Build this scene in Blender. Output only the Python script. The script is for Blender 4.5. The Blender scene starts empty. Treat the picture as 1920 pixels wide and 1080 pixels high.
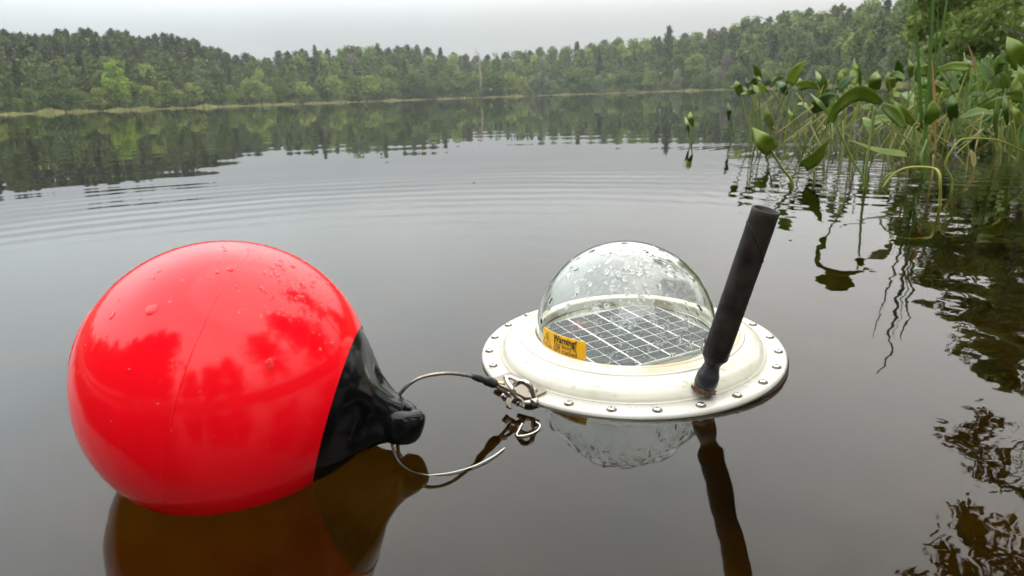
import bpy, bmesh, math, random
import numpy as np
from mathutils import Vector, Matrix
R = math.radians
SC = bpy.context.scene
COL = SC.collection
rng = np.random.default_rng(7)
random.seed(7)

# ------------------------------------------------------------------ camera
F_PX, PITCH, ROLL, CAM_H = 1300.0, math.atan(360/1300), R(1.92), .2993
_f = np.array([0, math.cos(PITCH), -math.sin(PITCH)])
_r0 = np.array([1., 0, 0]); _u0 = np.cross(_r0, _f)
C_R = math.cos(ROLL)*_r0 - math.sin(ROLL)*_u0
C_U = math.sin(ROLL)*_r0 + math.cos(ROLL)*_u0
C_P = np.array([0, 0, CAM_H])
cd = bpy.data.cameras.new('camera'); cam = bpy.data.objects.new('camera', cd); COL.objects.link(cam)
cam.matrix_world = Matrix(((C_R[0], C_U[0], -_f[0], 0), (C_R[1], C_U[1], -_f[1], 0), (C_R[2], C_U[2], -_f[2], CAM_H), (0, 0, 0, 1)))
cd.sensor_width = 36; cd.lens = 36*F_PX/1920; cd.clip_start = .01; cd.clip_end = 5000
cd.dof.use_dof = True; cd.dof.focus_distance = .72; cd.dof.aperture_fstop = 14
SC.camera = cam

# ------------------------------------------------------------------ sky and sun
W = bpy.data.worlds.new('World'); SC.world = W; W.use_nodes = True
SUN_EL, SUN_AZ = R(70), R(60)            # high, off to the right, behind the cloud deck
nt = W.node_tree; nt.nodes.clear()
def N(t, kind, **kw):
    n = t.nodes.new(kind)
    for k, v in kw.items():
        if isinstance(k, str) and hasattr(n, k): setattr(n, k, v)
    return n
sky = N(nt, 'ShaderNodeTexSky', sky_type='NISHITA', sun_disc=False, sun_elevation=SUN_EL, sun_rotation=SUN_AZ, air_density=1.5, dust_density=5.0)
hs = N(nt, 'ShaderNodeHueSaturation'); hs.inputs['Saturation'].default_value = .25
nt.links.new(sky.outputs[0], hs.inputs['Color'])
tc = N(nt, 'ShaderNodeTexCoord'); sep = N(nt, 'ShaderNodeSeparateXYZ'); nt.links.new(tc.outputs['Generated'], sep.inputs[0])
# overcast cloud deck: the standard overcast sky, three times brighter overhead than at the horizon
lumr = N(nt, 'ShaderNodeValToRGB'); nt.links.new(sep.outputs[2], lumr.inputs[0]); cr = lumr.color_ramp; cr.interpolation = 'B_SPLINE'
while len(cr.elements) < 8: cr.elements.new(.5)
for el_, (x_, v_) in zip(cr.elements, ((0, .130), (.08, .130), (.115, .185), (.155, .35), (.32, .54), (.48, .76), (.66, .83), (1, .83))): el_.position = x_; el_.color = (v_, v_, v_, 1)
lum = N(nt, 'ShaderNodeMath', operation='MULTIPLY'); lum.inputs[1].default_value = 30; nt.links.new(lumr.outputs[0], lum.inputs[0])
tint = N(nt, 'ShaderNodeMapRange'); tint.inputs[1].default_value = -.6; tint.inputs[2].default_value = .5
nt.links.new(sep.outputs[0], tint.inputs[0])
tmix = N(nt, 'ShaderNodeMix', data_type='RGBA'); tmix.inputs[6].default_value = (.90, .985, 1.0, 1); tmix.inputs[7].default_value = (1.0, .985, .945, 1)
nt.links.new(tint.outputs[0], tmix.inputs[0])
cl = N(nt, 'ShaderNodeTexNoise'); cl.inputs['Scale'].default_value = 2.2; cl.inputs['Detail'].default_value = 4
nt.links.new(tc.outputs['Generated'], cl.inputs['Vector'])
clr = N(nt, 'ShaderNodeMapRange'); clr.inputs[1].default_value = .3; clr.inputs[2].default_value = .7; clr.inputs[3].default_value = .93; clr.inputs[4].default_value = 1.07
nt.links.new(cl.outputs[0], clr.inputs[0])
m1 = N(nt, 'ShaderNodeMath', operation='MULTIPLY'); nt.links.new(lum.outputs[0], m1.inputs[0]); nt.links.new(clr.outputs[0], m1.inputs[1])
sc_ = N(nt, 'ShaderNodeVectorMath', operation='SCALE'); nt.links.new(tmix.outputs[2], sc_.inputs[0]); nt.links.new(m1.outputs[0], sc_.inputs['Scale'])
mx = N(nt, 'ShaderNodeMix', data_type='RGBA'); mx.inputs[0].default_value = .96
nt.links.new(hs.outputs[0], mx.inputs[6]); nt.links.new(sc_.outputs[0], mx.inputs[7])
bg = N(nt, 'ShaderNodeBackground'); bg.inputs[1].default_value = .1
nt.links.new(mx.outputs[2], bg.inputs[0])
wo = N(nt, 'ShaderNodeOutputWorld'); nt.links.new(bg.outputs[0], wo.inputs[0])
sl = bpy.data.lights.new('sun', 'SUN'); sun = bpy.data.objects.new('sun', sl); COL.objects.link(sun)
sl.energy = .5; sl.angle = R(70); sl.color = (1, .96, .9)
sd = Vector((math.sin(SUN_AZ)*math.cos(SUN_EL), math.cos(SUN_AZ)*math.cos(SUN_EL), math.sin(SUN_EL)))
sun.rotation_euler = sd.to_track_quat('Z', 'Y').to_euler()
SC.view_settings.view_transform = 'Standard'; SC.view_settings.look = 'None'
SC.view_settings.exposure = .54; SC.view_settings.gamma = 1; SC.view_settings.use_curve_mapping = False
cy = SC.cycles
cy.max_bounces = 20; cy.diffuse_bounces = 3; cy.glossy_bounces = 6; cy.transmission_bounces = 16; cy.transparent_max_bounces = 16; cy.volume_bounces = 0
cy.caustics_refractive = True; cy.caustics_reflective = True; cy.blur_glossy = .5
cy.sample_clamp_indirect = 6; cy.use_denoising = True
try: cy.denoiser = 'OPENIMAGEDENOISE'
except Exception: pass

# ------------------------------------------------------------------ layout helpers
def ray(px, py):
    d = (px-960)/F_PX*C_R + (540-py)/F_PX*C_U + _f
    return d
def at(px, py, z=0.0):                  # point of the level plane z seen at that place
    d = ray(px, py); return C_P + d*((z-CAM_H)/d[2])
def aty(px, py, y):                     # point of the upright plane at forward distance y
    d = ray(px, py); return C_P + d*(y/d[1])
def px_az(px): return math.atan((px-948)/1349.)
def az_px(az): return 948+1349*math.tan(az)

# ------------------------------------------------------------------ object helpers
def link(o, parent=None):
    COL.objects.link(o)
    if parent is not None: o.parent = parent
    return o
def tag(o, label=None, cat=None, group=None, kind=None):
    if label: o['label'] = label
    if cat: o['category'] = cat
    if group: o['group'] = group
    if kind: o['kind'] = kind
    return o
def empty(name, loc=(0, 0, 0), label=None, cat=None, group=None):
    e = bpy.data.objects.new(name, None); e.empty_display_size = .05; e.location = loc
    link(e); return tag(e, label, cat, group)
def mesh_np(name, V, Fc, mat=None, smooth=False):
    V = np.asarray(V, np.float32); me = bpy.data.meshes.new(name)
    if isinstance(Fc, np.ndarray):
        k = Fc.shape[1]; n = len(Fc)
        me.vertices.add(len(V)); me.vertices.foreach_set('co', V.ravel())
        me.loops.add(n*k); me.loops.foreach_set('vertex_index', Fc.ravel().astype(np.int32))
        me.polygons.add(n); me.polygons.foreach_set('loop_start', np.arange(0, n*k, k, dtype=np.int32))
        me.update(calc_edges=True)
    else:
        me.from_pydata(V.tolist(), [], Fc); me.update()
    if smooth: me.polygons.foreach_set('use_smooth', np.ones(len(me.polygons), bool))
    if mat: me.materials.append(mat)
    return me
def ob(name, me, parent=None, mat=None):
    o = bpy.data.objects.new(name, me)
    if mat and not me.materials: me.materials.append(mat)
    return link(o, parent)
class MB:
    """collects verts and faces of one mesh"""
    def __init__(s): s.v = []; s.f = []
    def add(s, V, Fc):
        b = len(s.v); s.v += [tuple(map(float, p)) for p in V]; s.f += [tuple(int(i)+b for i in q) for q in Fc]; return s
    def build(s, name, mat, parent=None, smooth=True):
        return ob(name, mesh_np(name, np.array(s.v), s.f, mat, smooth), parent)
def frame_along(P):
    P = np.asarray(P, float); T = np.gradient(P, axis=0); T /= np.linalg.norm(T, axis=1)[:, None]+1e-12
    a = np.array([0, 0, 1.]) if abs(T[0][2]) < .9 else np.array([1., 0, 0])
    n = np.cross(T[0], a); n /= np.linalg.norm(n); Ns = []
    for t in T:
        n = n-t*(n@t); n /= np.linalg.norm(n)+1e-12; Ns.append(n)
    Ns = np.array(Ns); return T, Ns, np.cross(T, Ns)
def smooth_path(P, k=8):
    P = np.asarray(P, float); n = len(P)
    if n < 3: return np.array([P[0]+(P[-1]-P[0])*t for t in np.linspace(0, 1, k+1)])
    Q = np.vstack([2*P[0]-P[1], P, 2*P[-1]-P[-2]]); out = []
    for i in range(n-1):
        p0, p1, p2, p3 = Q[i:i+4]
        for t in np.linspace(0, 1, k, endpoint=False):
            out.append(.5*((2*p1)+(-p0+p2)*t+(2*p0-5*p1+4*p2-p3)*t*t+(-p0+3*p1-3*p2+p3)*t**3))
    out.append(P[-1]); return np.array(out)
def tube(P, r, seg=8, lobes=0, twist=0, lobe_a=.25, cap=True):
    P = np.asarray(P, float); n = len(P); r = np.full(n, r) if np.isscalar(r) else np.asarray(r, float)
    T, A, B = frame_along(P); L = np.concatenate([[0], np.cumsum(np.linalg.norm(np.diff(P, axis=0), axis=1))])
    ph = np.linspace(0, 2*math.pi, seg, endpoint=False); V = []
    for i in range(n):
        rr = r[i]*(1-lobe_a*(1-np.abs(np.cos(lobes/2*(ph+twist*L[i]))))) if lobes else np.full(seg, r[i])
        V.append(P[i]+rr[:, None]*(np.cos(ph)[:, None]*A[i]+np.sin(ph)[:, None]*B[i]))
    V = np.vstack(V); Fc = [(i*seg+j, i*seg+(j+1) % seg, (i+1)*seg+(j+1) % seg, (i+1)*seg+j) for i in range(n-1) for j in range(seg)]
    if cap: Fc += [tuple(range(seg))[::-1], tuple(range((n-1)*seg, n*seg))]
    return V, Fc
def lathe(prof, seg=64, closed=False):
    prof = np.asarray(prof, float); n = len(prof); ph = np.linspace(0, 2*math.pi, seg, endpoint=False)
    V = np.vstack([np.stack([r*np.cos(ph), r*np.sin(ph), np.full(seg, z)], 1) for r, z in prof])
    m = n if closed else n-1
    Fc = [(i*seg+j, i*seg+(j+1) % seg, ((i+1) % n)*seg+(j+1) % seg, ((i+1) % n)*seg+j) for i in range(m) for j in range(seg)]
    return V, Fc
def cards(Cn, size, up_bias=.0, asp=.6):
    """leaf-sized bent diamonds spread at the points Cn"""
    n = len(Cn); d = rng.normal(size=(n, 3)); d /= np.linalg.norm(d, axis=1)[:, None]
    nn = rng.normal(size=(n, 3)); nn[:, 2] += up_bias; b = np.cross(nn, d); b /= np.linalg.norm(b, axis=1)[:, None]+1e-9
    nn = np.cross(d, b); s = (np.asarray(size)*rng.uniform(.6, 1.35, n))[:, None]
    V = np.stack([Cn-d*s*.5, Cn+b*s*asp*.5+nn*s*.12, Cn+d*s*.5, Cn-b*s*asp*.5+nn*s*.12], 1).reshape(-1, 3)
    return V, np.arange(4*n).reshape(-1, 4)

# ------------------------------------------------------------------ materials
def mat(name):
    m = bpy.data.materials.new(name); m.use_nodes = True; t = m.node_tree
    for n in list(t.nodes): t.nodes.remove(n)
    o = t.nodes.new('ShaderNodeOutputMaterial'); return m, t, o
def principled(name, col, rough=.5, metal=0, spec=.5, coat=0, var=0, vscale=20, bump=0, bscale=200, rvar=0, dark=None):
    m, t, o = mat(name); p = t.nodes.new('ShaderNodeBsdfPrincipled'); t.links.new(p.outputs[0], o.inputs[0])
    p.inputs['Base Color'].default_value = (*col, 1); p.inputs['Roughness'].default_value = rough; p.inputs['Metallic'].default_value = metal
    p.inputs['Specular IOR Level'].default_value = spec; p.inputs['Coat Weight'].default_value = coat; p.inputs['Coat Roughness'].default_value = .04
    tc = t.nodes.new('ShaderNodeTexCoord')
    if var or rvar:
        nz = t.nodes.new('ShaderNodeTexNoise'); nz.inputs['Scale'].default_value = vscale; nz.inputs['Detail'].default_value = 6; nz.inputs['Roughness'].default_value = .65
        t.links.new(tc.outputs['Object'], nz.inputs['Vector'])
        if var:
            mr = t.nodes.new('ShaderNodeMapRange'); mr.inputs[1].default_value = .35; mr.inputs[2].default_value = .7
            t.links.new(nz.outputs[0], mr.inputs[0])
            mxn = t.nodes.new('ShaderNodeMix'); mxn.data_type = 'RGBA'; dk = dark or tuple(c*(1-var) for c in col)
            mxn.inputs[6].default_value = (*col, 1); mxn.inputs[7].default_value = (*dk, 1)
            t.links.new(mr.outputs[0], mxn.inputs[0]); t.links.new(mxn.outputs[2], p.inputs['Base Color'])
        if rvar:
            rr = t.nodes.new('ShaderNodeMapRange'); rr.inputs[1].default_value = .3; rr.inputs[2].default_value = .7
            rr.inputs[3].default_value = max(0, rough-rvar); rr.inputs[4].default_value = rough+rvar
            t.links.new(nz.outputs[0], rr.inputs[0]); t.links.new(rr.outputs[0], p.inputs['Roughness'])
    if bump:
        b = t.nodes.new('ShaderNodeTexNoise'); b.inputs['Scale'].default_value = bscale; b.inputs['Detail'].default_value = 4
        t.links.new(tc.outputs['Object'], b.inputs['Vector'])
        bn = t.nodes.new('ShaderNodeBump'); bn.inputs['Strength'].default_value = bump; bn.inputs['Distance'].default_value = .002
        t.links.new(b.outputs[0], bn.inputs['Height']); t.links.new(bn.outputs[0], p.inputs['Normal'])
    return m
def glass(name, ior, col=(1, 1, 1), rough=0):
    m, t, o = mat(name); g = t.nodes.new('ShaderNodeBsdfGlass'); g.inputs['IOR'].default_value = ior; g.inputs['Roughness'].default_value = rough
    g.inputs['Color'].default_value = (*col, 1); t.links.new(g.outputs[0], o.inputs[0]); return m
def foliage(name, a, b, trans=.35, scale=.5, rough=.6, spec=.25):
    """leaf material: two leaf colours mixed by place and by individual"""
    m, t, o = mat(name); tc = t.nodes.new('ShaderNodeTexCoord'); oi = t.nodes.new('ShaderNodeObjectInfo')
    nz = t.nodes.new('ShaderNodeTexNoise'); nz.inputs['Scale'].default_value = scale; nz.inputs['Detail'].default_value = 5
    t.links.new(tc.outputs['Object'], nz.inputs['Vector'])
    ad = t.nodes.new('ShaderNodeMath'); ad.operation = 'ADD'; t.links.new(nz.outputs[0], ad.inputs[0])
    rm = t.nodes.new('ShaderNodeMapRange'); rm.inputs[3].default_value = -.3; rm.inputs[4].default_value = .3; t.links.new(oi.outputs['Random'], rm.inputs[0]); t.links.new(rm.outputs[0], ad.inputs[1])
    mr = t.nodes.new('ShaderNodeMapRange'); mr.inputs[1].default_value = .25; mr.inputs[2].default_value = .8; t.links.new(ad.outputs[0], mr.inputs[0])
    mx = t.nodes.new('ShaderNodeMix'); mx.data_type = 'RGBA'; mx.inputs[6].default_value = (*a, 1); mx.inputs[7].default_value = (*b, 1); t.links.new(mr.outputs[0], mx.inputs[0])
    p = t.nodes.new('ShaderNodeBsdfPrincipled'); p.inputs['Roughness'].default_value = rough; p.inputs['Specular IOR Level'].default_value = spec
    t.links.new(mx.outputs[2], p.inputs['Base Color'])
    tr = t.nodes.new('ShaderNodeBsdfTranslucent'); t.links.new(mx.outputs[2], tr.inputs[0])
    ms = t.nodes.new('ShaderNodeMixShader'); ms.inputs[0].default_value = trans
    t.links.new(p.outputs[0], ms.inputs[1]); t.links.new(tr.outputs[0], ms.inputs[2]); t.links.new(ms.outputs[0], o.inputs[0]); return m

M = {}
M['pine'] = foliage('pine_needles', (.030, .042, .015), (.064, .080, .026), .2)
M['leaf'] = foliage('green_leaves', (.064, .104, .021), (.140, .185, .040), .35)
M['leaf2'] = foliage('light_leaves', (.135, .185, .034), (.235, .275, .064), .35)
M['lime'] = foliage('lime_leaves', (.17, .26, .025), (.25, .34, .05), .4)
M['pale'] = foliage('pale_leaves', (.13, .17, .075), (.19, .22, .11), .35)
M['rust'] = foliage('rusty_leaves', (.11, .085, .045), (.20, .11, .06), .3)
M['grey'] = foliage('bare_twigs', (.10, .085, .065), (.15, .13, .10), .1)
M['near'] = foliage('near_leaves', (.12, .17, .03), (.20, .24, .06), .4, 1.2)
M['bark'] = principled('bark', (.13, .10, .075), .9, var=.5, vscale=4)
M['deadwood'] = principled('dead_wood', (.30, .25, .20), .9, var=.4, vscale=3)

# ------------------------------------------------------------------ terrain: lake bed, shores and hills
AZK = [(-180, 7), (-150, 8), (-120, 12), (-90, 35), (-62, 95), (-36, 150), (-17, 225), (-6, 275), (3, 285), (10, 275), (18, 235), (24, 190), (28, 130), (30.5, 60), (33, 26), (36, 11), (40, 7.5), (60, 6), (90, 5), (130, 5.5), (180, 7)]
def shore(az): return float(np.interp(math.degrees(az), [k[0] for k in AZK], [k[1] for k in AZK]))
SKY = [(-900, 60), (-400, 62), (0, 60), (100, 62), (200, 60), (260, 62), (330, 67), (380, 74), (430, 92), (470, 104), (500, 106), (540, 98), (600, 95), (660, 90), (700, 87), (760, 84), (820, 92), (860, 97), (900, 102), (960, 100), (1000, 92), (1040, 87), (1100, 80), (1160, 74), (1200, 74), (1250, 68), (1290, 64), (1330, 54), (1380, 42), (1420, 32), (1480, 24), (1520, 20), (1600, 10), (1650, 2), (1700, -4), (1800, -10), (2100, -20)]
def sky_elev(az):                       # slope (rise over forward distance) of the wood's top edge
    px = max(-900, min(2100, az_px(az))) if abs(az) < 1.2 else -900
    return (180-.0336*(px-948)-float(np.interp(px, [k[0] for k in SKY], [k[1] for k in SKY])))/1400.
def back_hill(az):
    if abs(az) > R(44): return 1.5
    rs = shore(az)+62; return max(.8, sky_elev(az)*rs*math.cos(az)-16.5)
def ground(x, y):
    r = math.hypot(x, y); az = math.atan2(x, y); rs = shore(az); d = r-rs
    if d < 0:
        dep = min(.30+.12*max(0, r-.9), 3.0); return -dep*min(1, (-d/(3+.03*rs)))**.7 if d > -(3+.03*rs) else -dep
    if rs < 40: return min(.25+.12*d, 1.0)*min(1, d/.8)
    return min(1, d/2)*.35+back_hill(az)*min(1, max(0, d-4)/58)**1.0 + max(0, d-62)*.02
RR = np.concatenate([[.05], np.linspace(.6, 14, 26), np.geomspace(15, 700, 70)])
AA = np.unique(np.concatenate([np.radians(np.linspace(-180, 180, 121)), np.radians(np.linspace(-40, 42, 165))]))[:-1]
V = []; 
for r in RR:
    for a in AA:
        x, y = r*math.sin(a), r*math.cos(a); z = ground(x, y)
        V.append((x, y, z+(.02*math.sin(7*x+3*y)*math.cos(5*y-2*x) if r < 15 else 0)))
n = len(AA); Fc = np.array([(i*n+j, (i+1)*n+j, (i+1)*n+(j+1) % n, i*n+(j+1) % n) for i in range(len(RR)-1) for j in range(n)])
gm, t, o = mat('lake_bed_and_shore'); p = t.nodes.new('ShaderNodeBsdfPrincipled'); p.inputs['Roughness'].default_value = .95; p.inputs['Specular IOR Level'].default_value = .1
tcn = t.nodes.new('ShaderNodeTexCoord'); nz = t.nodes.new('ShaderNodeTexNoise'); nz.inputs['Scale'].default_value = 5; nz.inputs['Detail'].default_value = 8; t.links.new(tcn.outputs['Object'], nz.inputs[0])
rp = t.nodes.new('ShaderNodeValToRGB'); rp.color_ramp.elements[0].position = .35; rp.color_ramp.elements[0].color = (.055, .042, .018, 1); rp.color_ramp.elements[1].position = .7; rp.color_ramp.elements[1].color = (.19, .145, .06, 1)
t.links.new(nz.outputs[0], rp.inputs[0])
ge = t.nodes.new('ShaderNodeNewGeometry'); sx = t.nodes.new('ShaderNodeSeparateXYZ'); t.links.new(ge.outputs['Position'], sx.inputs[0])
gz = t.nodes.new('ShaderNodeMapRange'); gz.inputs[1].default_value = -.06; gz.inputs[2].default_value = .03; t.links.new(sx.outputs[2], gz.inputs[0])
gx = t.nodes.new('ShaderNodeMix'); gx.data_type = 'RGBA'; gx.inputs[7].default_value = (.045, .055, .02, 1); t.links.new(gz.outputs[0], gx.inputs[0]); t.links.new(rp.outputs[0], gx.inputs[6])
t.links.new(gx.outputs[2], p.inputs['Base Color']); t.links.new(p.outputs[0], o.inputs[0])
tag(ob('terrain', mesh_np('terrain', V, Fc, gm, True)), kind='structure')

# ------------------------------------------------------------------ water
wm, t, o = mat('lake_water'); g = t.nodes.new('ShaderNodeBsdfGlass'); g.inputs['IOR'].default_value = 1.333; g.inputs['Roughness'].default_value = 0
va = t.nodes.new('ShaderNodeVolumeAbsorption'); va.inputs[0].default_value = (.70, .60, .12, 1); va.inputs[1].default_value = 8
t.links.new(va.outputs[0], o.inputs['Volume']); t.links.new(g.outputs[0], o.inputs['Surface'])
ge = t.nodes.new('ShaderNodeNewGeometry'); POS = ge.outputs['Position']
def math_(op, a, b=None, c=None):
    n = t.nodes.new('ShaderNodeMath'); n.operation = op
    for i, v in enumerate((a, b, c)):
        if v is None: continue
        if isinstance(v, (int, float)): n.inputs[i].default_value = v
        else: t.links.new(v, n.inputs[i])
    return n.outputs[0]
def vmath(op, a, b=None, s=None):
    n = t.nodes.new('ShaderNodeVectorMath'); n.operation = op
    for i, v in enumerate((a, b)):
        if v is None: continue
        if isinstance(v, tuple): n.inputs[i].default_value = v
        else: t.links.new(v, n.inputs[i])
    if s is not None:
        if isinstance(s, (int, float)): n.inputs['Scale'].default_value = s
        else: t.links.new(s, n.inputs['Scale'])
    return n.outputs[1] if op in ('LENGTH', 'DISTANCE', 'DOT_PRODUCT') else n.outputs[0]
def mrange(v, a, b, c, d, smooth=True):
    n = t.nodes.new('ShaderNodeMapRange'); n.interpolation_type = 'SMOOTHSTEP' if smooth else 'LINEAR'
    for i, k in enumerate((a, b, c, d)): n.inputs[i+1].default_value = k
    t.links.new(v, n.inputs[0]); return n.outputs[0]
def noise_slope(scale, amp, stretch=(1, 1, 1), detail=2):
    mp = vmath('MULTIPLY', POS, stretch); nz = t.nodes.new('ShaderNodeTexNoise'); nz.inputs['Scale'].default_value = scale; nz.inputs['Detail'].default_value = detail
    t.links.new(mp, nz.inputs['Vector']); c = vmath('SUBTRACT', nz.outputs['Color'], (.5, .5, .5))
    return vmath('SCALE', c, s=amp)
slopes = []
gust = t.nodes.new('ShaderNodeTexNoise'); gust.inputs['Scale'].default_value = 1.1; gust.inputs['Detail'].default_value = 2; t.links.new(POS, gust.inputs['Vector']); gustv = mrange(gust.outputs[0], .35, .62, .15, 1)
wig = t.nodes.new('ShaderNodeTexNoise'); wig.inputs['Scale'].default_value = 2.2; t.links.new(POS, wig.inputs['Vector'])
for (cx_, cy_, lam, amp, r0, r1, r2, r3) in ((-.25, .57, .13, .015, .35, .7, 1.5, 3.0), (.14, .77, .085, .0022, .2, .5, 1.2, 2.4), (1.15, 2.15, .07, .015, .05, .2, .5, 1.15), (1.75, 2.9, .09, .012, .05, .3, .8, 1.6), (-.25, .57, 0.5, .0045, 1.2, 1.9, 4.0, 9.0)):
    dv = vmath('SUBTRACT', POS, (cx_, cy_, 0)); rr = vmath('LENGTH', dv); dn = vmath('NORMALIZE', dv)
    ph = math_('ADD', math_('MULTIPLY', rr, 2*math.pi/lam), math_('MULTIPLY', wig.outputs[0], 5))
    s = math_('MULTIPLY', math_('SINE', ph), amp)
    s = math_('MULTIPLY', math_('MULTIPLY', s, mrange(rr, r0, r1, 0, 1)), mrange(rr, r2, r3, 1, 0)); s = math_('MULTIPLY', s, gustv)
    slopes.append(vmath('SCALE', dn, s=s))
rcam = vmath('LENGTH', POS)
near = mrange(rcam, .9, 2.6, 1, 0); far = mrange(rcam, 8, 60, 0, 1)
slopes.append(vmath('SCALE', noise_slope(24, .034, detail=1), s=near))
slopes.append(vmath('SCALE', noise_slope(70, .014, detail=1), s=near))
slopes.append(noise_slope(3.0, .007, (1, 1, 1), 1))
slopes.append(vmath('SCALE', noise_slope(.9, .008, (.5, 1.6, 1), 3), s=far))
# ruffled band of wind far out on the right
acc = slopes[0]
for s in slopes[1:]: acc = vmath('ADD', acc, s)
acc = vmath('MULTIPLY', acc, (1, 1, 0)); nrm = vmath('NORMALIZE', vmath('ADD', acc, (0, 0, 1)))
nrm = vmath('SCALE', nrm, s=math_('SUBTRACT', 1.0, math_('MULTIPLY', ge.outputs['Backfacing'], 2.0)))   # seen from below the surface faces down
t.links.new(nrm, g.inputs['Normal'])
Z0 = -6.; S_ = 620.
V = [(-S_, -S_, Z0), (S_, -S_, Z0), (S_, S_, Z0), (-S_, S_, Z0), (-S_, -S_, 0), (S_, -S_, 0), (S_, S_, 0), (-S_, S_, 0)]
tag(ob('lake_water', mesh_np('lake_water', V, [(0, 3, 2, 1), (4, 5, 6, 7), (0, 1, 5, 4), (1, 2, 6, 5), (2, 3, 7, 6), (3, 0, 4, 7)], wm)), kind='structure')

# ------------------------------------------------------------------ far wood
def crown_pine(h, w, base=.38, n=900, size=.55, spire=False):
    P = []; nb = 46; per = max(6, n//nb)
    for i in range(nb):
        f = ((i+rng.uniform(0, 1))/nb)**.9; z = h*(base+(.97-base)*f)
        rad = w*.5*((1-f)**(.85 if spire else .45))*(.6+.4*min(1, f*4))*rng.uniform(.7, 1.2)+.25
        a = i*2.4+rng.uniform(-.5, .5); tt = rng.uniform(.0, 1, per)**.8; sd_ = .12*rad+.22; L = rad
        P.append(np.stack([np.cos(a)*L*tt+rng.normal(0, sd_, per), np.sin(a)*L*tt+rng.normal(0, sd_, per), z+(-.25 if spire else .10)*L*tt+rng.normal(0, .30, per)], 1))
    P.append(np.stack([rng.normal(0, .12, 26), rng.normal(0, .12, 26), h*rng.uniform(.93, 1.0, 26)], 1))
    return cards(np.vstack(P), size, .5, .7)
def crown_leafy(h, w, base=.15, n=1100, size=.5, lobes=14, pointy=.0):
    P = []; 
    for k in range(lobes):
        f = rng.uniform(0, 1); a = rng.uniform(0, 2*math.pi); rr = w*.5*math.sqrt(max(.05, 1-(2*f-.8)**2/1.5))*(1-pointy*f)*rng.uniform(.2, .75)
        c = np.array([math.cos(a)*rr, math.sin(a)*rr, h*(base+(1-base)*(.12+.76*f))]); s = w*rng.uniform(.15, .26)*(1-.5*pointy*f)
        m = n//lobes; d = rng.normal(size=(m, 3)); d /= np.linalg.norm(d, axis=1)[:, None]
        P.append(c+d*s*rng.uniform(.55, 1.08, m)[:, None]*np.array([1, 1, .85]))
    P.append(np.stack([rng.normal(0, .1*w, 40), rng.normal(0, .1*w, 40), h*rng.uniform(.9, 1.0, 40)], 1))
    return cards(np.vstack(P), size, .5, .75)
def trunk_mesh(h, r, lean=.02, limbs=6):
    mb = MB(); P = np.array([[lean*h*math.sin(2*f), lean*h*f*f, h*f] for f in np.linspace(0, 1, 7)]); P[0][2] = -.6
    mb.add(*tube(P, np.linspace(r, r*.25, 7), 7))
    for k in range(limbs):
        f = rng.uniform(.4, .9); a = rng.uniform(0, 6.28); q = P[0]*(1-f)+P[-1]*f; L = h*rng.uniform(.1, .2)
        mb.add(*tube([q, q+np.array([math.cos(a)*L*.5, math.sin(a)*L*.5, L*.25]), q+np.array([math.cos(a)*L, math.sin(a)*L, L*.7])], [r*.3, r*.2, r*.08], 5))
    return mesh_np('trunk', np.array(mb.v), mb.f, M['bark'], True)
PROTO = {}
def proto(kind, crown, trunk): PROTO.setdefault(kind, []).append((mesh_np('crown', *crown), trunk))
for k in range(4): proto('pine', crown_pine(18, rng.uniform(5.5, 7), .26, 2100, .60), trunk_mesh(17, .24))
for k in range(3): proto('spire', crown_pine(18, 5.2, .10, 2000, .58, True), trunk_mesh(17, .22))
for k in range(4): proto('leafy', crown_leafy(12, rng.uniform(6, 7.5), .12, 1900, .55, 18), trunk_mesh(10, .16))
for k in range(3): proto('oval', crown_leafy(14, 5.2, .10, 1800, .52, 18, .45), trunk_mesh(12, .16))
for k in range(3): proto('shrub', crown_leafy(6, rng.uniform(5, 6.5), .0, 1500, .42, 16), trunk_mesh(4, .08))
NOM = {'pine': 18, 'spire': 18, 'leafy': 12, 'oval': 14, 'shrub': 6}
for k in PROTO:
    for c, _ in PROTO[k]: c.materials.append(M['leaf'])
def far_tree(kind, mname, az, d_in, h, name, label, group=None, widen=1.0, idx=None):
    r = shore(az)+d_in; x, y = r*math.sin(az), r*math.cos(az); z = ground(x, y)
    e = empty(name, (x, y, z), label, 'tree', group); s = h/NOM[kind]
    e.scale = (s*widen, s*widen, s); e.rotation_euler = (0, 0, rng.uniform(0, 6.28))
    c, tr = PROTO[kind][idx if idx is not None else rng.integers(len(PROTO[kind]))]
    co = ob('crown', c, e); co.material_slots[0].link = 'OBJECT'; co.material_slots[0].material = M[mname]
    ob('trunk', tr, e); return e
ZN = [(50, 'at the left edge'), (130, 'well left of the lime tree'), (200, 'just left of the lime tree'), (262, 'by the lime tree'), (330, 'just right of the lime tree'), (400, 'midway along the left ridge'), (470, 'where the left ridge drops'), (545, 'in the dip of the skyline'), (620, 'under the tall pointed conifer'), (700, 'left of the low shrubs'), (790, 'behind the low shrubs'), (870, 'left of the dead trunk'), (935, 'by the dead trunk'), (1000, 'left of the silvery tree'), (1060, 'by the silvery tree'), (1130, 'where the right hill starts'), (1210, 'left of the tallest pine'), (1290, 'by the tallest pine'), (1350, 'below the rusty tree'), (1430, 'right of the rusty tree'), (1520, 'above the leftmost water plants'), (1620, 'above the arching leaf'), (1720, 'left of the tall reed'), (9999, 'right of the tall reed')]
def zone(px): return next(z for lim, z in ZN if px < lim)
CW = {'leaf': 'green', 'leaf2': 'light green', 'pale': 'pale green', 'pine': 'dark'}
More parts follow.
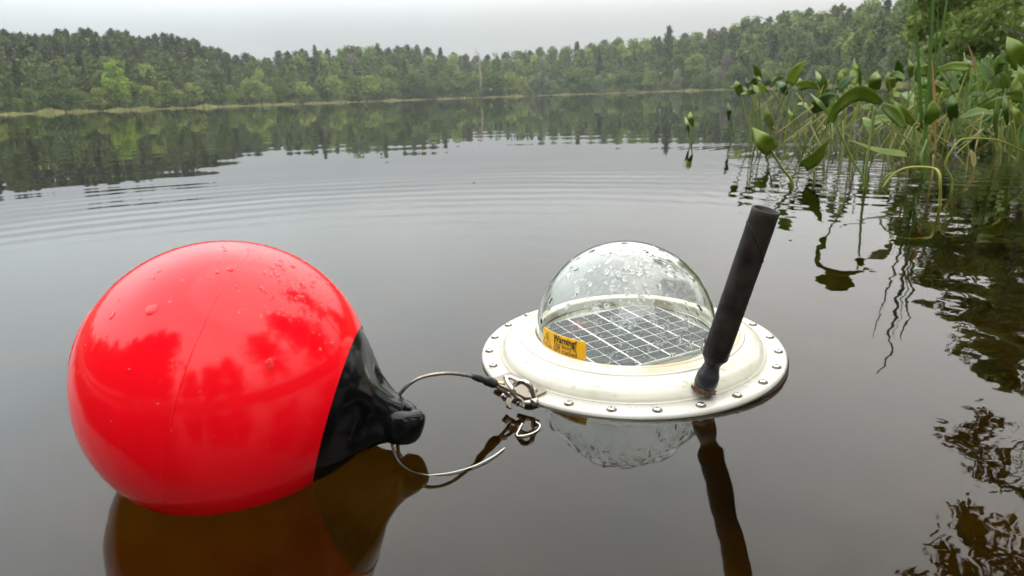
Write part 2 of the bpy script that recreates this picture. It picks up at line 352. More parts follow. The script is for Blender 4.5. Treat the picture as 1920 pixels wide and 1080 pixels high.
KIND = {'shrub': ('shore_shrub', 'low %s leafy shrub'), 'leafy': ('broadleaf_tree', '%s round-crowned tree'), 'oval': ('narrow_tree', '%s narrow broadleaf tree'), 'pine': ('pine_tree', '%s pine'), 'spire': ('conifer_tree', '%s pointed conifer')}
def put(kind, mname, px, d_in, h, widen=1.0):
    nm, ds = KIND[kind]; row = 'at the water' if d_in < 8 else ('in the second row' if d_in < 22 else ('high in the wood' if d_in < 50 else 'on the skyline'))
    lb = ds % CW[str(mname)]+' '+row+', '+zone(px); return far_tree(kind, str(mname), px_az(px), d_in, h, nm, lb, lb, widen)
px = -90
while px < 1770:                                         # front row at the water
    az = px_az(px); dist = shore(az)*math.cos(az)
    h = rng.uniform(26, 52)*dist/1400*(1.0 if px < 900 else .95)
    put('shrub', rng.choice(['leaf', 'leaf', 'leaf2', 'pale' if px > 900 else 'leaf2']), px, rng.uniform(2.5, 6), h, rng.uniform(.9, 1.3)); px += rng.uniform(16, 26)
px = -80
while px < 1780:                                         # second row
    az = px_az(px); dist = (shore(az)+14)*math.cos(az); k = rng.choice(['leafy', 'leafy', 'oval', 'spire'])
    top = sky_elev(az)*1400; h = rng.uniform(.46, .78)*top*dist/1400-ground(math.sin(az)*(shore(az)+14), math.cos(az)*(shore(az)+14))
    put(k, {'spire': 'pine', 'leafy': rng.choice(['leaf', 'leaf', 'leaf2']), 'oval': rng.choice(['leaf', 'leaf2', 'pale'])}[k], px, rng.uniform(10, 18), max(5, h), rng.uniform(.9, 1.35)); px += rng.uniform(22, 34)
px = -80
while px < 1800:                                         # skyline row
    az = px_az(px); d = rng.uniform(54, 68); r = shore(az)+d; gz_ = ground(r*math.sin(az), r*math.cos(az))
    h = sky_elev(az)*r*math.cos(az)-gz_+CAM_H; h *= rng.uniform(.93, 1.05)
    if px < 440: k, mm, st = 'pine', 'pine', rng.uniform(10, 17)
    elif px < 1000: k = rng.choice(['pine', 'pine', 'leafy', 'pine', 'leafy', 'spire']); mm = 'pine' if k != 'leafy' else 'leaf'; st = rng.uniform(16, 24)
    else: k = rng.choice(['pine', 'leafy', 'leafy', 'leafy', 'pine', 'spire']); mm = 'pine' if k != 'leafy' else rng.choice(['leaf', 'leaf', 'leaf2']); st = rng.uniform(18, 28)
    put(k, mm, px, d, h, rng.uniform(.75, 1.0) if px < 440 else rng.uniform(1.0, 1.45)); px += st
px = -60
while px < 1790:                                         # between
    az = px_az(px); d = rng.uniform(30, 46); r = shore(az)+d; gz_ = ground(r*math.sin(az), r*math.cos(az))
    h = (sky_elev(az)*rng.uniform(.82, .95))*r*math.cos(az)-gz_
    k = 'pine' if px < 450 else rng.choice(['pine', 'leafy', 'oval', 'leafy'])
    put(k, 'pine' if k == 'pine' else rng.choice(['leaf', 'leaf2', 'leaf']), px, d, max(6, h)); px += rng.uniform(18, 30)
# trees that stand out
def special(kind, mname, px, d_in, top_px, name, label, widen=1.0, idx=None):
    az = px_az(px); r = shore(az)+d_in; g0 = ground(r*math.sin(az), r*math.cos(az))
    h = (180-.0336*(px-948)-top_px)/1400*r*math.cos(az)+CAM_H-g0
    return far_tree(kind, mname, az, d_in, h, name, label, None, widen, idx)
special('leafy', 'lime', 226, 2.0, 113, 'broadleaf_tree', 'bright lime green round tree at the water edge on the left shore', 1.1, 1)
special('leafy', 'pale', 1018, 3.0, 106, 'broadleaf_tree', 'pale silvery green tree right of the dead trunk on the far shore', .78, 2)
special('leafy', 'rust', 1332, 50, 56, 'broadleaf_tree', 'rusty brown tree on the skyline of the right hillside', .8)
special('leafy', 'grey', 1362, 7, 100, 'broadleaf_tree', 'grey brown nearly leafless tree low on the right hillside', .7)
special('leafy', 'grey', 665, 30, 102, 'broadleaf_tree', 'grey brown bare-looking tree behind the middle of the far shore', .7)
special('spire', 'pine', 600, 45, 86, 'conifer_tree', 'tall pointed conifer standing above the dip in the skyline', .8)
special('oval', 'leaf2', 775, 4, 120, 'narrow_tree', 'light green pointed tree standing out of the low shrubs left of the dead trunk', .8)
special('oval', 'leaf2', 662, 4, 122, 'narrow_tree', 'light green pointed tree at the left end of the low shrubs', .85)
special('oval', 'leaf', 930, 6, 100, 'narrow_tree', 'fresh green narrow tree close right of the dead trunk', .8)
e = special('pine', 'pine', 1252, 20, 50, 'pine_tree', 'tallest pine with a long bare trunk and small flat crown on the right skyline', .62, 0)
# dead trunk
az = px_az(901); r = shore(az)+2.5; g0 = ground(r*math.sin(az), r*math.cos(az)); h = 84/1400*r*math.cos(az)
dt = empty('dead_tree', (r*math.sin(az), r*math.cos(az), g0), 'bare grey dead tree with forked top at the far shore', 'tree')
P = np.array([[.25*math.sin(3*f), 0, h*f] for f in np.linspace(0, 1, 9)]); P[0][2] = -.5
MB().add(*tube(P, np.linspace(.42, .10, 9), 8)).build('trunk', M['deadwood'], dt)
for k in range(9):
    f = rng.uniform(.55, .98); q = np.array([.25*math.sin(3*f), 0, h*f]); a = rng.choice([0, math.pi])+rng.uniform(-.7, .7); L = rng.uniform(1.5, 3.2)
    MB().add(*tube(smooth_path([q, q+np.array([math.cos(a)*L*.5, math.sin(a)*L*.5, L*.35]), q+np.array([math.cos(a)*L*.8, math.sin(a)*L*.8, L*1.1])], 3), np.linspace(.14, .03, 7), 5)).build('branch', M['deadwood'], dt)

# the depth of the wood, and the shores out of view round the lake: one mass
VV, FF, off = [], [], 0
def mass(crown, x, y, z, s, rot):
    global off
    V, Fc = crown; c, sn = math.cos(rot), math.sin(rot); V = V*s
    VV.append(np.stack([V[:, 0]*c-V[:, 1]*sn+x, V[:, 0]*sn+V[:, 1]*c+y, V[:, 2]+z], 1)); FF.append(Fc+off); off += len(V)
low = [crown_leafy(14, 7.5, .05, 420, 1.1, 14) for k in range(3)]+[crown_pine(16, 7, .1, 420, 1.1) for k in range(3)]
for d, st in ((9, 24), (16, 26), (24, 26), (36, 28), (50, 26), (62, 24), (75, 26)):
    px = -120
    while px < 1800:
        az = px_az(px); r = shore(az)+d+rng.uniform(-4, 4); gz_ = ground(r*math.sin(az), r*math.cos(az))
        full = sky_elev(az)*r*math.cos(az)-gz_; frac = {9: .42, 16: .55, 24: .66, 36: .76, 50: .86, 62: .88, 75: .86}[d]
        mass(low[rng.integers(6)], r*math.sin(az), r*math.cos(az), gz_, max(3.5, full*frac*rng.uniform(.8, 1.05))/14, rng.uniform(0, 6.28)); px += st*rng.uniform(.8, 1.2)
for azd in np.arange(-150, -39, 1.6):
    az = R(azd); r = shore(az)+rng.uniform(3, 20); mass(low[rng.integers(6)], r*math.sin(az), r*math.cos(az), .3, rng.uniform(10, 16)/14, 0)
wood_m = foliage('wood_mass', (.034, .052, .017), (.090, .118, .028), .3, .12)
tag(ob('woodland', mesh_np('woodland', np.vstack(VV), np.vstack(FF), wood_m)), 'dense mixed wood filling the hills behind the shore trees', 'wood', kind='stuff')
# pale sedge fringe along the far waterline; at right it stands for mist
def blades(pts, h, w, lean=.3):
    n = len(pts); a = rng.uniform(0, 6.28, n); d = np.stack([np.cos(a), np.sin(a), np.zeros(n)], 1); l = rng.normal(0, lean, (n, 2)); hh = h*rng.uniform(.5, 1.2, n)
    ww = (w*rng.uniform(.6, 1.3, n))[:, None]; mid = pts+np.stack([l[:, 0]*hh*.3, l[:, 1]*hh*.3, hh*.55], 1); tip = pts+np.stack([l[:, 0]*hh, l[:, 1]*hh, hh], 1)
    V = np.stack([pts-d*ww*.5, pts+d*ww*.5, mid+d*ww*.4, tip, mid-d*ww*.4], 1).reshape(-1, 3); b = np.arange(n)*5
    return V, [(i, i+1, i+2, i+3, i+4) for i in b]
pts = []
for k in range(15000):
    az = px_az(rng.uniform(-120, 1010)); dens = .10+.90*(.5+.5*math.sin(az*41)*math.sin(az*97+1))**2.2
    if rng.uniform() > dens: continue
    r = shore(az)+rng.uniform(-1.6, 1.4); pts.append((r*math.sin(az), r*math.cos(az), -.05))
for k in range(3000):  # right stretch: blades built in place of the pale mist and ripple line
    az = px_az(rng.uniform(1010, 1700)); r = shore(az)+rng.uniform(-.5, 2.0); pts.append((r*math.sin(az), r*math.cos(az), -.05))
sedge_m = foliage('sedge', (.26, .26, .09), (.40, .37, .16), .3, .2)
pts = np.array(pts); _az = np.arctan2(pts[:, 0], pts[:, 1]); hh_ = .16+.75*(.5+.5*np.sin(_az*53+.6)*np.sin(_az*131))**1.3+.25*(rng.uniform(0, 1, len(pts)) < .03)
tag(ob('sedge_mist_fringe', mesh_np('sedge_mist_fringe', *blades(pts, hh_, .30), sedge_m)), 'pale yellow green sedge along the far waterline, shaped as a mist line at right', 'sedge', kind='stuff')

# ------------------------------------------------------------------ near trees on the right bank
def near_tree(name, label, x, y, h, spread, n_br, mname, leaf=.09, z_from=.25, toward=None, per=420, r0=.12):
    z0 = ground(x, y); e = empty(name, (x, y, z0), label, 'tree'); mb = MB()
    P = np.array([[.12*math.sin(2.5*f), .1*f, h*f] for f in np.linspace(0, 1, 10)]); P[0][2] = -.3
    mb.add(*tube(P, np.linspace(r0, r0*.15, 10), 9)); tips = []
    for k in range(n_br):
        f = z_from+(.97-z_from)*(k+rng.uniform(0, .8))/n_br; q = np.array([.12*math.sin(2.5*f), .1*f, h*f])
        a = rng.uniform(0, 6.28) if toward is None or rng.uniform() < .35 else toward+rng.normal(0, .55)
        L = spread*(1-.55*f)*rng.uniform(.7, 1.15); dr = np.array([math.cos(a), math.sin(a), 0])
        B = smooth_path([q, q+dr*L*.45+np.array([0, 0, L*.16]), q+dr*L*.8+np.array([0, 0, L*.14]), q+dr*L+np.array([0, 0, L*.02])], 4)
        mb.add(*tube(B, np.linspace(r0*.3, .008, len(B)), 5))
        m = per; tt = rng.uniform(.25, 1.05, m)**.7; i = np.clip((tt*(len(B)-1)).astype(int), 0, len(B)-1)
        sw = (.10+.20*(1-np.abs(2*tt-1.2)))*L; side = np.array([-dr[1], dr[0], 0]); s = rng.uniform(-1, 1, m)*sw
        cl_ = np.round(s*3)/3*.5+s*.5
        tips.append(B[i]+side*cl_[:, None]+dr*np.abs(s)[:, None]*.35+np.stack([rng.normal(0, .05, m), rng.normal(0, .05, m), rng.normal(0, .07, m)-np.abs(s)*.25], 1))
    mb.build('trunk', M['bark'], e)
    V, Fc = cards(np.vstack(tips), leaf, 1.2, .55); ob('crown', mesh_np('crown', V, Fc, M[mname]), e); return e
near_tree('bank_tree', 'large leafy tree on the near right bank, mirrored in the lower right water', 6.8, 6.5, 9.5, 3.0, 38, 'leaf', .10, .36, math.pi*.97, 560, .14)
near_tree('bank_tree', 'second leafy tree on the near right bank, behind the large mirrored one', 10.4, 9.8, 9, 2.8, 24, 'near', .11, .36, math.pi, 450, .12)
near_tree('bank_bush', 'bright olive green bush at the upper right edge behind the water plants', 12.6, 16.3, 5.6, 2.5, 26, 'near', .16, .02, None, 700, .06)
near_tree('bank_bush', 'yellow green willow bush left of the olive bush beyond the water plants', 17.6, 25.4, 5.0, 2.8, 22, 'leaf2', .2, .02, None, 600, .06)
near_tree('bank_bush', 'leafy green bush low on the right bank under the olive bush', 7.9, 10.7, 3.0, 2.1, 30, 'near', .10, .02, None, 480, .05)
near_tree('bank_bush', 'tall pale olive bush filling the right edge behind the largest leaf', 10.0, 12.9, 4.4, 2.4, 30, 'near', .13, .02, None, 520, .05)
# trees behind the photographer, seen only mirrored in the buoys
VV, FF, off = [], [], 0
for x, y, h in ((6.8, 1, 8), (6.5, -3.5, 8.5), (3.5, -9, 7), (-1.5, -12, 6), (-6.5, -12, 5.5), (-13, -9, 6), (9.5, 4, 8), (1, -10, 6)):
    for k in range(2): mass(crown_leafy(h, h*.6, .05, 2600, .22, 22), x+rng.normal(0, .5), y+rng.normal(0, .5), .2, 1, 0)
tag(ob('bank_wood', mesh_np('bank_wood', np.vstack(VV), np.vstack(FF), M['leaf'])), 'leafy wood on the near bank mirrored in the red buoy', 'wood', kind='stuff')

# ------------------------------------------------------------------ water plants
PM = {'green': foliage('pickerel_leaf', (.105, .170, .014), (.210, .285, .036), .42, 14, .36, .45), 'stalk': foliage('pickerel_stalk', (.13, .19, .03), (.24, .26, .06), .2, 9, .4, .4),
      'yellow': foliage('yellow_stalk', (.22, .26, .035), (.34, .32, .06), .2, 9, .45), 'blade': foliage('reed_blade', (.09, .19, .03), (.15, .24, .05), .35, 9, .4, .4),
      'orange': foliage('dry_reed', (.40, .20, .08), (.34, .24, .11), .3, 9, .6), 'red': foliage('red_leaf', (.16, .05, .02), (.05, .10, .02), .3, 30, .4), 'dry': foliage('straw', (.42, .34, .14), (.28, .25, .10), .2, 9, .6),
      'purple': foliage('flower', (.20, .16, .30), (.30, .24, .34), .3, 90, .6), 'dark': foliage('dark_leaf', (.045, .10, .012), (.085, .15, .02), .4, 14, .38, .45)}
def leaf_geo(mid, width, nrm=None, fold=.22, heart=True, shape='heart', roll=0.):
    Pm = smooth_path(mid, 6); n = len(Pm); T = np.gradient(Pm, axis=0); T /= np.linalg.norm(T, axis=1)[:, None]
    view = np.array([0, -1., .25]) if nrm is None else np.asarray(nrm, float); V = []; f = np.linspace(0, 1, n)
    if shape == 'heart': w = np.where(f < .16, .6+.4*np.sin(f/.16*math.pi/2), np.clip(1-(f-.16)/.84, 0, 1)**.85*(1+.35*np.sin(np.pi*np.clip((f-.16)/.84, 0, 1))))
    elif shape == 'lance': w = np.sin(np.pi*np.clip(f*.92+.06, 0, 1))**.75
    else: w = np.clip(1-f, .02, 1)**.6*np.clip(f*6+.5, 0, 1)
    w = np.maximum(w, .02)*width*.5
    for i in range(n):
        s = np.cross(T[i], view); s /= np.linalg.norm(s)+1e-9; nn = np.cross(s, T[i])
        if roll: s, nn = s*math.cos(roll)+nn*math.sin(roll), nn*math.cos(roll)-s*math.sin(roll)
        back = -T[i]*w[0]*.5*max(0, 1-f[i]*7) if shape == 'heart' else 0
        wob = nn*width*.05*math.sin(9*f[i]+width*300)
        for k in (-1, -.5, 0, .5, 1): V.append(Pm[i]+s*w[i]*k+nn*abs(k)*w[i]*fold+(back*abs(k) if shape == 'heart' else 0)+wob*abs(k))
    Fc = [(i*5+j, i*5+j+1, (i+1)*5+j+1, (i+1)*5+j) for i in range(n-1) for j in range(4)]
    V = np.array(V); m = len(V); off_ = .0006*np.array([0, 1., 0])   # a real, thin blade with two sides
    return V, Fc
def add_leaf(e, mid, width, m='green', **kw):
    V, Fc = leaf_geo(mid, width, **kw); o = ob('leaf', mesh_np('leaf', V-np.array(e.location), Fc, PM[m], True), e)
    so = o.modifiers.new('thickness', 'SOLIDIFY'); so.thickness = .0007; return o
def add_stalk(e, P, r0, r1, m='stalk', name='stalk'):
    P = smooth_path(P, 6); V, Fc = tube(P, np.linspace(r0, r1, len(P)), 7); return ob(name, mesh_np(name, V-np.array(e.location), Fc, PM[m], True), e)
def water_plant(base, stalk, leaves, label, name='pickerelweed', r=.0035, sm='stalk', group=None):
    """base: pixel of the foot on the water; stalk and leaves: pixels (x, y, metres nearer or farther than the foot)"""
    b = at(*base); e = empty(name, tuple(b), label, 'plant', group)
    S = [b+np.array([0, 0, -.12]), b]+[aty(x, y, b[1]+d) for x, y, d in stalk]
    if len(S) > 1: add_stalk(e, S, r, r*.7, sm)
    for lf in leaves:
        mid = [aty(x, y, b[1]+d) for x, y, d in lf[0]]; add_leaf(e, mid, lf[1], lf[2] if len(lf) > 2 else 'green', **(lf[3] if len(lf) > 3 else {}))
    return e
h_, l_ = {'shape': 'heart'}, {'shape': 'lance'}
water_plant((1487, 349), [(1466, 315, .01), (1440, 273, .02)], [([(1448, 282, .02), (1430, 262, -.02), (1410, 238, .03)], .055, 'green', {'shape': 'heart', 'roll': .5, 'fold': .1})], 'pickerelweed with a slanting stalk and cupped leaf, nearest above the antenna tip', r=.0055)
water_plant((1527, 336), [(1526, 322, 0), (1521, 312, .01)], [([(1508, 313, 0), (1530, 292, -.03), (1559, 257, -.05)], .054, 'green', {'shape': 'heart', 'roll': -.35})], 'low pickerelweed with one broad leaf pointing up to the right just above the water', r=.0055)
water_plant((1622, 350), [(1626, 300, 0), (1634, 240, .02), (1640, 200, .03)], [([(1652, 193, .03), (1620, 176, -.02), (1590, 180, -.05), (1565, 205, -.06), (1552, 233, -.06)], .052, 'green', {'shape': 'lance', 'roll': .7}), ([(1654, 195, .03), (1678, 215, .0), (1697, 241, -.02)], .036, 'green', {'shape': 'lance', 'roll': -.4})], 'tall pickerelweed with a long arching leaf drooping to the left', r=.0045)
water_plant((1620, 342), [(1598, 300, .03), (1575, 250, .05), (1566, 228, .06)], [([(1566, 230, .06), (1561, 213, .05), (1560, 190, .05)], .035, 'green', l_)], 'thin leaning pickerelweed stalk crossing behind the arching leaf', r=.004)
water_plant((1660, 345), [(1664, 330, 0), (1676, 322, 0), (1671, 303, .01)], [([(1700, 293, .0), (1665, 287, .0), (1625, 277, .0), (1588, 262, .02)], .044, 'green', {'shape': 'heart', 'roll': -.9})], 'pickerelweed with a long level leaf lying just over the water', r=.005)
water_plant((1762, 385), [(1763, 345, -.01), (1761, 325, 0), (1748, 315, .03), (1706, 314, .05), (1676, 326, .06), (1655, 352, .06)], [], 'bright yellow green stalk bent over in an arch into the water', 'bent_stalk', r=.0036, sm='yellow')
water_plant((1785, 355), [(1784, 335, 0), (1773, 306, 0), (1795, 268, .0), (1815, 260, .02), (1870, 263, .08), (1919, 283, .12)], [], 'long olive stalk hooked over to the right edge beside the hanging dry leaf', 'bent_stalk', r=.0034, sm='yellow')
water_plant((1734, 335), [(1727, 300, 0), (1738, 262, .02)], [([(1739, 233, .02), (1748, 212, .0), (1750, 190, .0)], .05, 'green', l_)], 'upright narrow leaf close against the tall reed blades', r=.0045)
# tall reed
e = empty('reed', tuple(at(1732, 318)), 'tall reed with long upright blades rising out of the top of the picture', 'reed')
yb = e.location[1]
add_stalk(e, [at(1732, 318)+np.array([0, 0, -.12]), aty(1733, 318, yb), aty(1735, 245, yb), aty(1740, 180, yb), aty(1745, 100, yb), aty(1750, 0, yb), aty(1752, -120, yb)], .0085, .003, 'blade')
for pth, w in (([(1728, 240), (1724, 150), (1718, 60), (1712, -60)], .013), ([(1738, 235), (1742, 120), (1746, 20), (1752, -90)], .012), ([(1752, 150), (1765, 70), (1775, 0), (1783, -50)], .013), ([(1741, 230), (1748, 150), (1757, 60), (1761, -40)], .009)):
    add_leaf(e, [aty(x, y, yb+.01) for x, y in pth], w, 'blade', shape='blade')
add_leaf(e, [aty(1753, 290, yb-.01), aty(1754, 220, yb-.01), aty(1748, 165, yb), aty(1745, 110, yb)], .006, 'orange', shape='blade')
e = water_plant((1748, 330), [(1750, 290, 0)], [([(1750, 262, 0), (1753, 200, 0), (1748, 112, .02)], .008, 'orange', {'shape': 'lance'})], 'dry orange blade standing right of the tall reed', 'dry_reed', r=.003, sm='dry')
water_plant((1838, 250), [(1836, 190, 0), (1830, 130, .0)], [([(1830, 140, 0), (1824, 110, 0), (1815, 84, 0)], .014, 'orange', {'shape': 'lance'})], 'thin orange tipped blade standing alone against the dark wood at right', 'dry_reed', r=.003, sm='dry')
water_plant((1812, 320), [(1816, 290, 0), (1821, 280, 0)], [([(1821, 283, 0), (1825, 300, 0), (1826, 314, 0)], .02, 'dry', l_)], 'small dry tan leaf hanging over the water at right', 'dry_leaf', r=.0015, sm='dry')
# upright leaves further back: pixel of the leaf foot, tip, width, foot on the water, look
BK = [((1389, 176), (1380, 150), .055, (1408, 262), 'green', 'pale green blunt leaf at the left end of the standing plants'), ((1404, 168), (1400, 146), .05, (1424, 268), 'red', 'small reddish brown leaf at the left end of the standing plants'), ((1424, 170), (1388, 176), .03, (1430, 270), 'green', 'flat level leaf below the reddish brown leaf'),
      ((1367, 226), (1366, 192), .035, (1372, 262), 'dark', 'dark pointed leaf standing alone left of the plant group'), ((1475, 178), (1455, 150), .045, (1455, 250), 'dark', 'curled dark leaf with brown tip on a yellow stalk'), ((1506, 170), (1494, 142), .045, (1508, 270), 'green', 'folded pale topped leaf between curled dark leaf and rounded leaf'),
      ((1546, 168), (1528, 132), .07, (1540, 262), 'green', 'cupped leaf with pale curled top, left of the round leaf'), ((1581, 166), (1579, 129), .095, (1580, 262), 'green', 'broad round leaf with pale rolled top on the skyline of the plants'), ((1605, 155), (1603, 108), .06, (1600, 265), 'green', 'tall pointed leaf with a dried tip, left of centre of the plants'),
      ((1614, 165), (1612, 118), .045, (1608, 260), 'dark', 'dark narrow leaf half behind the tall pointed leaf'), ((1640, 168), (1646, 132), .08, (1640, 258), 'green', 'wide leaf with flat folded top left of the reed'), ((1672, 166), (1668, 133), .08, (1672, 258), 'green', 'folded wide leaf close left of the bright pointed leaf'),
      ((1706, 145), (1703, 108), .055, (1700, 258), 'green', 'bright pointed leaf with brown tip just left of the tall reed'), ((1782, 156), (1752, 112), .10, (1770, 270), 'green', 'large leaf leaning left across the tall reed'), ((1812, 152), (1808, 97), .085, (1812, 255), 'green', 'big upright leaf between the reed and the orange tipped blade'),
      ((1868, 140), (1882, 100), .10, (1876, 262), 'green', 'blunt folded leaf near the right edge'), ((1892, 150), (1895, 118), .07, (1898, 262), 'green', 'bright rounded leaf near the right edge under the large one'), ((1916, 122), (1888, 68), .12, (1925, 270), 'green', 'largest leaf at the right edge, high up'), ((1925, 165), (1906, 120), .09, (1932, 275), 'green', 'grey green leaf cut by the right edge'),
      ((1788, 222), (1786, 176), .07, (1790, 285), 'dark', 'dark pendant leaf right of the reed'), ((1868, 262), (1872, 180), .045, (1876, 305), 'dark', 'long dark narrow upright leaf near the right edge'), ((1888, 235), (1884, 176), .04, (1892, 300), 'dark', 'second long dark leaf close to the right edge'),
      ((1912, 232), (1898, 198), .06, (1908, 300), 'green', 'bright green leaf low at the right edge'), ((1445, 238), (1438, 196), .06, (1448, 280), 'green', 'soft green leaf in front of the dark water left of centre'), ((1490, 230), (1478, 202), .055, (1500, 285), 'green', 'blunt leaf with a pale edge in the left half of the plants'),
      ((1712, 232), (1672, 186), .05, (1715, 300), 'green', 'long leaf arching up left just left of the reed'), ((1556, 215), (1520, 175), .04, (1545, 290), 'green', 'leaf leaning left in the middle of the plants'), ((1300, 238), (1294, 210), .035, (1298, 264), 'green', 'small lone leaf left of all the other plants'), ((1292, 250), (1285, 219), .02, (1296, 266), 'green', 'thin upright leaf at the far left of the plants'), ((1640, 215), (1632, 190), .05, (1638, 290), 'green', 'mid height leaf behind the arching leaf')]
for i, (a, b, w, ft, m, lab) in enumerate(BK):
    sc = at(*ft)[1]/2.4; dx = b[0]-a[0]; dy = b[1]-a[1]
    water_plant(ft, [((ft[0]*.6+a[0]*.4)+rng.uniform(-5, 5), ft[1]*.5+a[1]*.5, 0), (a[0], a[1], 0)], [([(a[0], a[1], 0), (a[0]+dx*.5+rng.uniform(-3, 3), a[1]+dy*.55, -.03*sc), (b[0], b[1], rng.uniform(-.02, .06)*sc)], w*sc*.52, m, {'shape': 'heart' if w > .045 else 'lance', 'roll': rng.uniform(-.5, .5), 'fold': rng.uniform(.05, .3)})], lab, r=.0028*sc)
# thicket of further stalks and leaves
PZN = [(1480, 'at the left end'), (1540, 'below the cupped leaf'), (1590, 'below the broad round leaf'), (1640, 'behind the arching leaf'), (1700, 'left of the tall reed'), (1760, 'beside the tall reed'), (1810, 'under the big upright leaf'), (1860, 'near the orange tipped blade'), (9999, 'by the right edge')]
def pzone(px): return next(z for lim, z in PZN if px < lim)
def row(py): return 'in the back row' if py < 240 else ('in the middle rows' if py < 265 else 'in the front row')
for k in range(78):
    px = rng.uniform(1400, 1935) if k < 60 else rng.uniform(1640, 1935); py = rng.uniform(218, 285)+max(0, (px-1700)*.06)*rng.uniform(0, 1)
    b = at(px, py); dd = b[1]; H_ = rng.uniform(.14, .36); ln = rng.normal(0, .16, 2); top = b+np.array([ln[0]*H_*1.6, ln[1]*H_, H_])
    lc = str(rng.choice(['green', 'green', 'dark'])); ls = str(rng.choice(['heart', 'lance'])); stc = str(rng.choice(['stalk', 'stalk', 'yellow']))
    lb = ('tall ' if H_ > .25 else 'short ')+('dark leaved ' if lc == 'dark' else '')+('broad leaf' if ls == 'heart' else 'narrow leaf')+(', yellowish stalk, ' if stc == 'yellow' else ' ')+row(py)+', '+pzone(px)
    e = empty('pickerelweed', tuple(b), lb, 'plant', lb)
    add_stalk(e, [b+np.array([0, 0, -.12]), b, (b+top)/2+np.array([rng.normal(0, .015), 0, .01]), top], .004, .003, stc)
    a = rng.uniform(0, 6.28); L = rng.uniform(.09, .17); d = np.array([math.cos(a)*.6, math.sin(a)*.5, rng.uniform(-.3, 1.0)]); d /= np.linalg.norm(d)
    add_leaf(e, [top, top+d*L*.5+np.array([0, 0, .012]), top+d*L+np.array([0, 0, -.01])], L*rng.uniform(.25, .42), lc, shape=ls, roll=rng.uniform(-.8, .8), fold=rng.uniform(.05, .3))
for k in range(62):                                      # broken dry stalks leaning into the water
    px = rng.uniform(1450, 1930); py = rng.uniform(212, 292); b = at(px, py); a = rng.uniform(-1.2, 1.2); L = rng.uniform(.08, .26)*b[1]/3
    top = b+np.array([math.sin(a)*L, rng.normal(0, .3)*L, abs(math.cos(a))*L*.75+.02])
    stc = str(rng.choice(['yellow', 'dry', 'stalk'])); bt = rng.uniform() < .4
    lb = 'thin '+{'yellow': 'yellowish', 'dry': 'straw', 'stalk': 'green'}[stc]+' leafless stalk '+('with snapped end ' if bt else 'leaning '+('right ' if a > .25 else ('left ' if a < -.25 else 'little ')))+row(py)+', '+pzone(px)
    e = empty('dry_stalk', tuple(b), lb, 'stalk', lb)
    add_stalk(e, [b+np.array([0, 0, -.05]), b, (b+top)/2, top], .0028*b[1]/3, .002*b[1]/3, stc)
    if bt: add_stalk(e, [top, top+np.array([rng.choice([-1, 1])*L*.6, 0, -L*.45])], .0024*b[1]/3, .0018*b[1]/3, 'dry', 'broken_end')
# flowering spikes
for px, py, ty, lab in ((1607, 300, 232, 'small purple flower spike left of the arching leaf stalk'), (1790, 300, 268, 'faded purple flower spike leaning over the bent stalk'), (1742, 210, 68, 'purple flower spike beside the tall reed against the wood')):
    b = at(px, py); e = empty('flower_spike', tuple(b), lab, 'flower'); tp = aty(px-2, ty, b[1]); add_stalk(e, [b+np.array([0, 0, -.1]), b, tp], .003, .0022)
    u_ = (tp-b)/np.linalg.norm(tp-b); q = np.array([tp-u_*.06*rng.uniform(0, 1)+rng.normal(0, .006, 3) for _ in range(70)])-np.array(e.location)
    ob('blossom', mesh_np('blossom', *cards(q, .009, .3, .7), PM['purple']), e)
# grassy margin of the right bank
pts = []
for k in range(5200):
    az = R(rng.uniform(29.5, 47)); r = shore(az)+rng.uniform(-1.0, 2.5); x, y = r*math.sin(az), r*math.cos(az); pts.append((x, y, max(-.1, ground(x, y))))
tag(ob('bank_grass', mesh_np('bank_grass', *blades(np.array(pts), .62, .022), PM['blade'])), 'tall green grass along the right bank', 'grass', kind='stuff')

# ------------------------------------------------------------------ red ball buoy
BC = np.array([-.245, .5576, .0734]); BR = .1214; BK_ = .1189/.1214
ax = Vector((math.cos(R(-18.5))*math.cos(R(1.5)), math.cos(R(-18.5))*math.sin(R(1.5)), math.sin(R(-18.5))))
zx = ax; yx = (Vector((0, 0, 1))-ax*ax.z).normalized(); xx = yx.cross(zx)      # local z = buoy axis, local y = up side, local x = side
BALL = empty('ball_buoy', (0, 0, 0), 'round glossy red buoy with black end cap, floating on its side', 'buoy')
BALL.matrix_world = Matrix(((xx[0], yx[0], zx[0], BC[0]), (xx[1], yx[1], zx[1], BC[1]), (xx[2], yx[2], zx[2], BC[2]), (0, 0, 0, 1))) @ Matrix.Scale(BK_, 4)
red = principled('red_vinyl', (.93, .004, .012), .095, spec=.34, coat=.0, var=.12, vscale=9, rvar=.035, bump=.015, bscale=26)
_t = red.node_tree; _p = next(n for n in _t.nodes if n.type == 'BSDF_PRINCIPLED'); _src = _p.inputs['Base Color'].links[0].from_socket
_tc = _t.nodes.new('ShaderNodeTexCoord'); _n = _t.nodes.new('ShaderNodeTexNoise'); _n.inputs['Scale'].default_value = 210; _n.inputs['Detail'].default_value = 2; _t.links.new(_tc.outputs['Object'], _n.inputs[0])
_m = _t.nodes.new('ShaderNodeMapRange'); _m.inputs[1].default_value = .74; _m.inputs[2].default_value = .80; _m.inputs[4].default_value = .55; _t.links.new(_n.outputs[0], _m.inputs[0])
_x = _t.nodes.new('ShaderNodeMix'); _x.data_type = 'RGBA'; _x.inputs[7].default_value = (.75, .25, .20, 1); _t.links.new(_m.outputs[0], _x.inputs[0]); _t.links.new(_src, _x.inputs[6]); _t.links.new(_x.outputs[2], _p.inputs['Base Color'])
blk = principled('black_vinyl', (.004, .004, .0045), .13, spec=.28, rvar=.06, vscale=25, bump=.04, bscale=60)
T_CUT = .80*BR
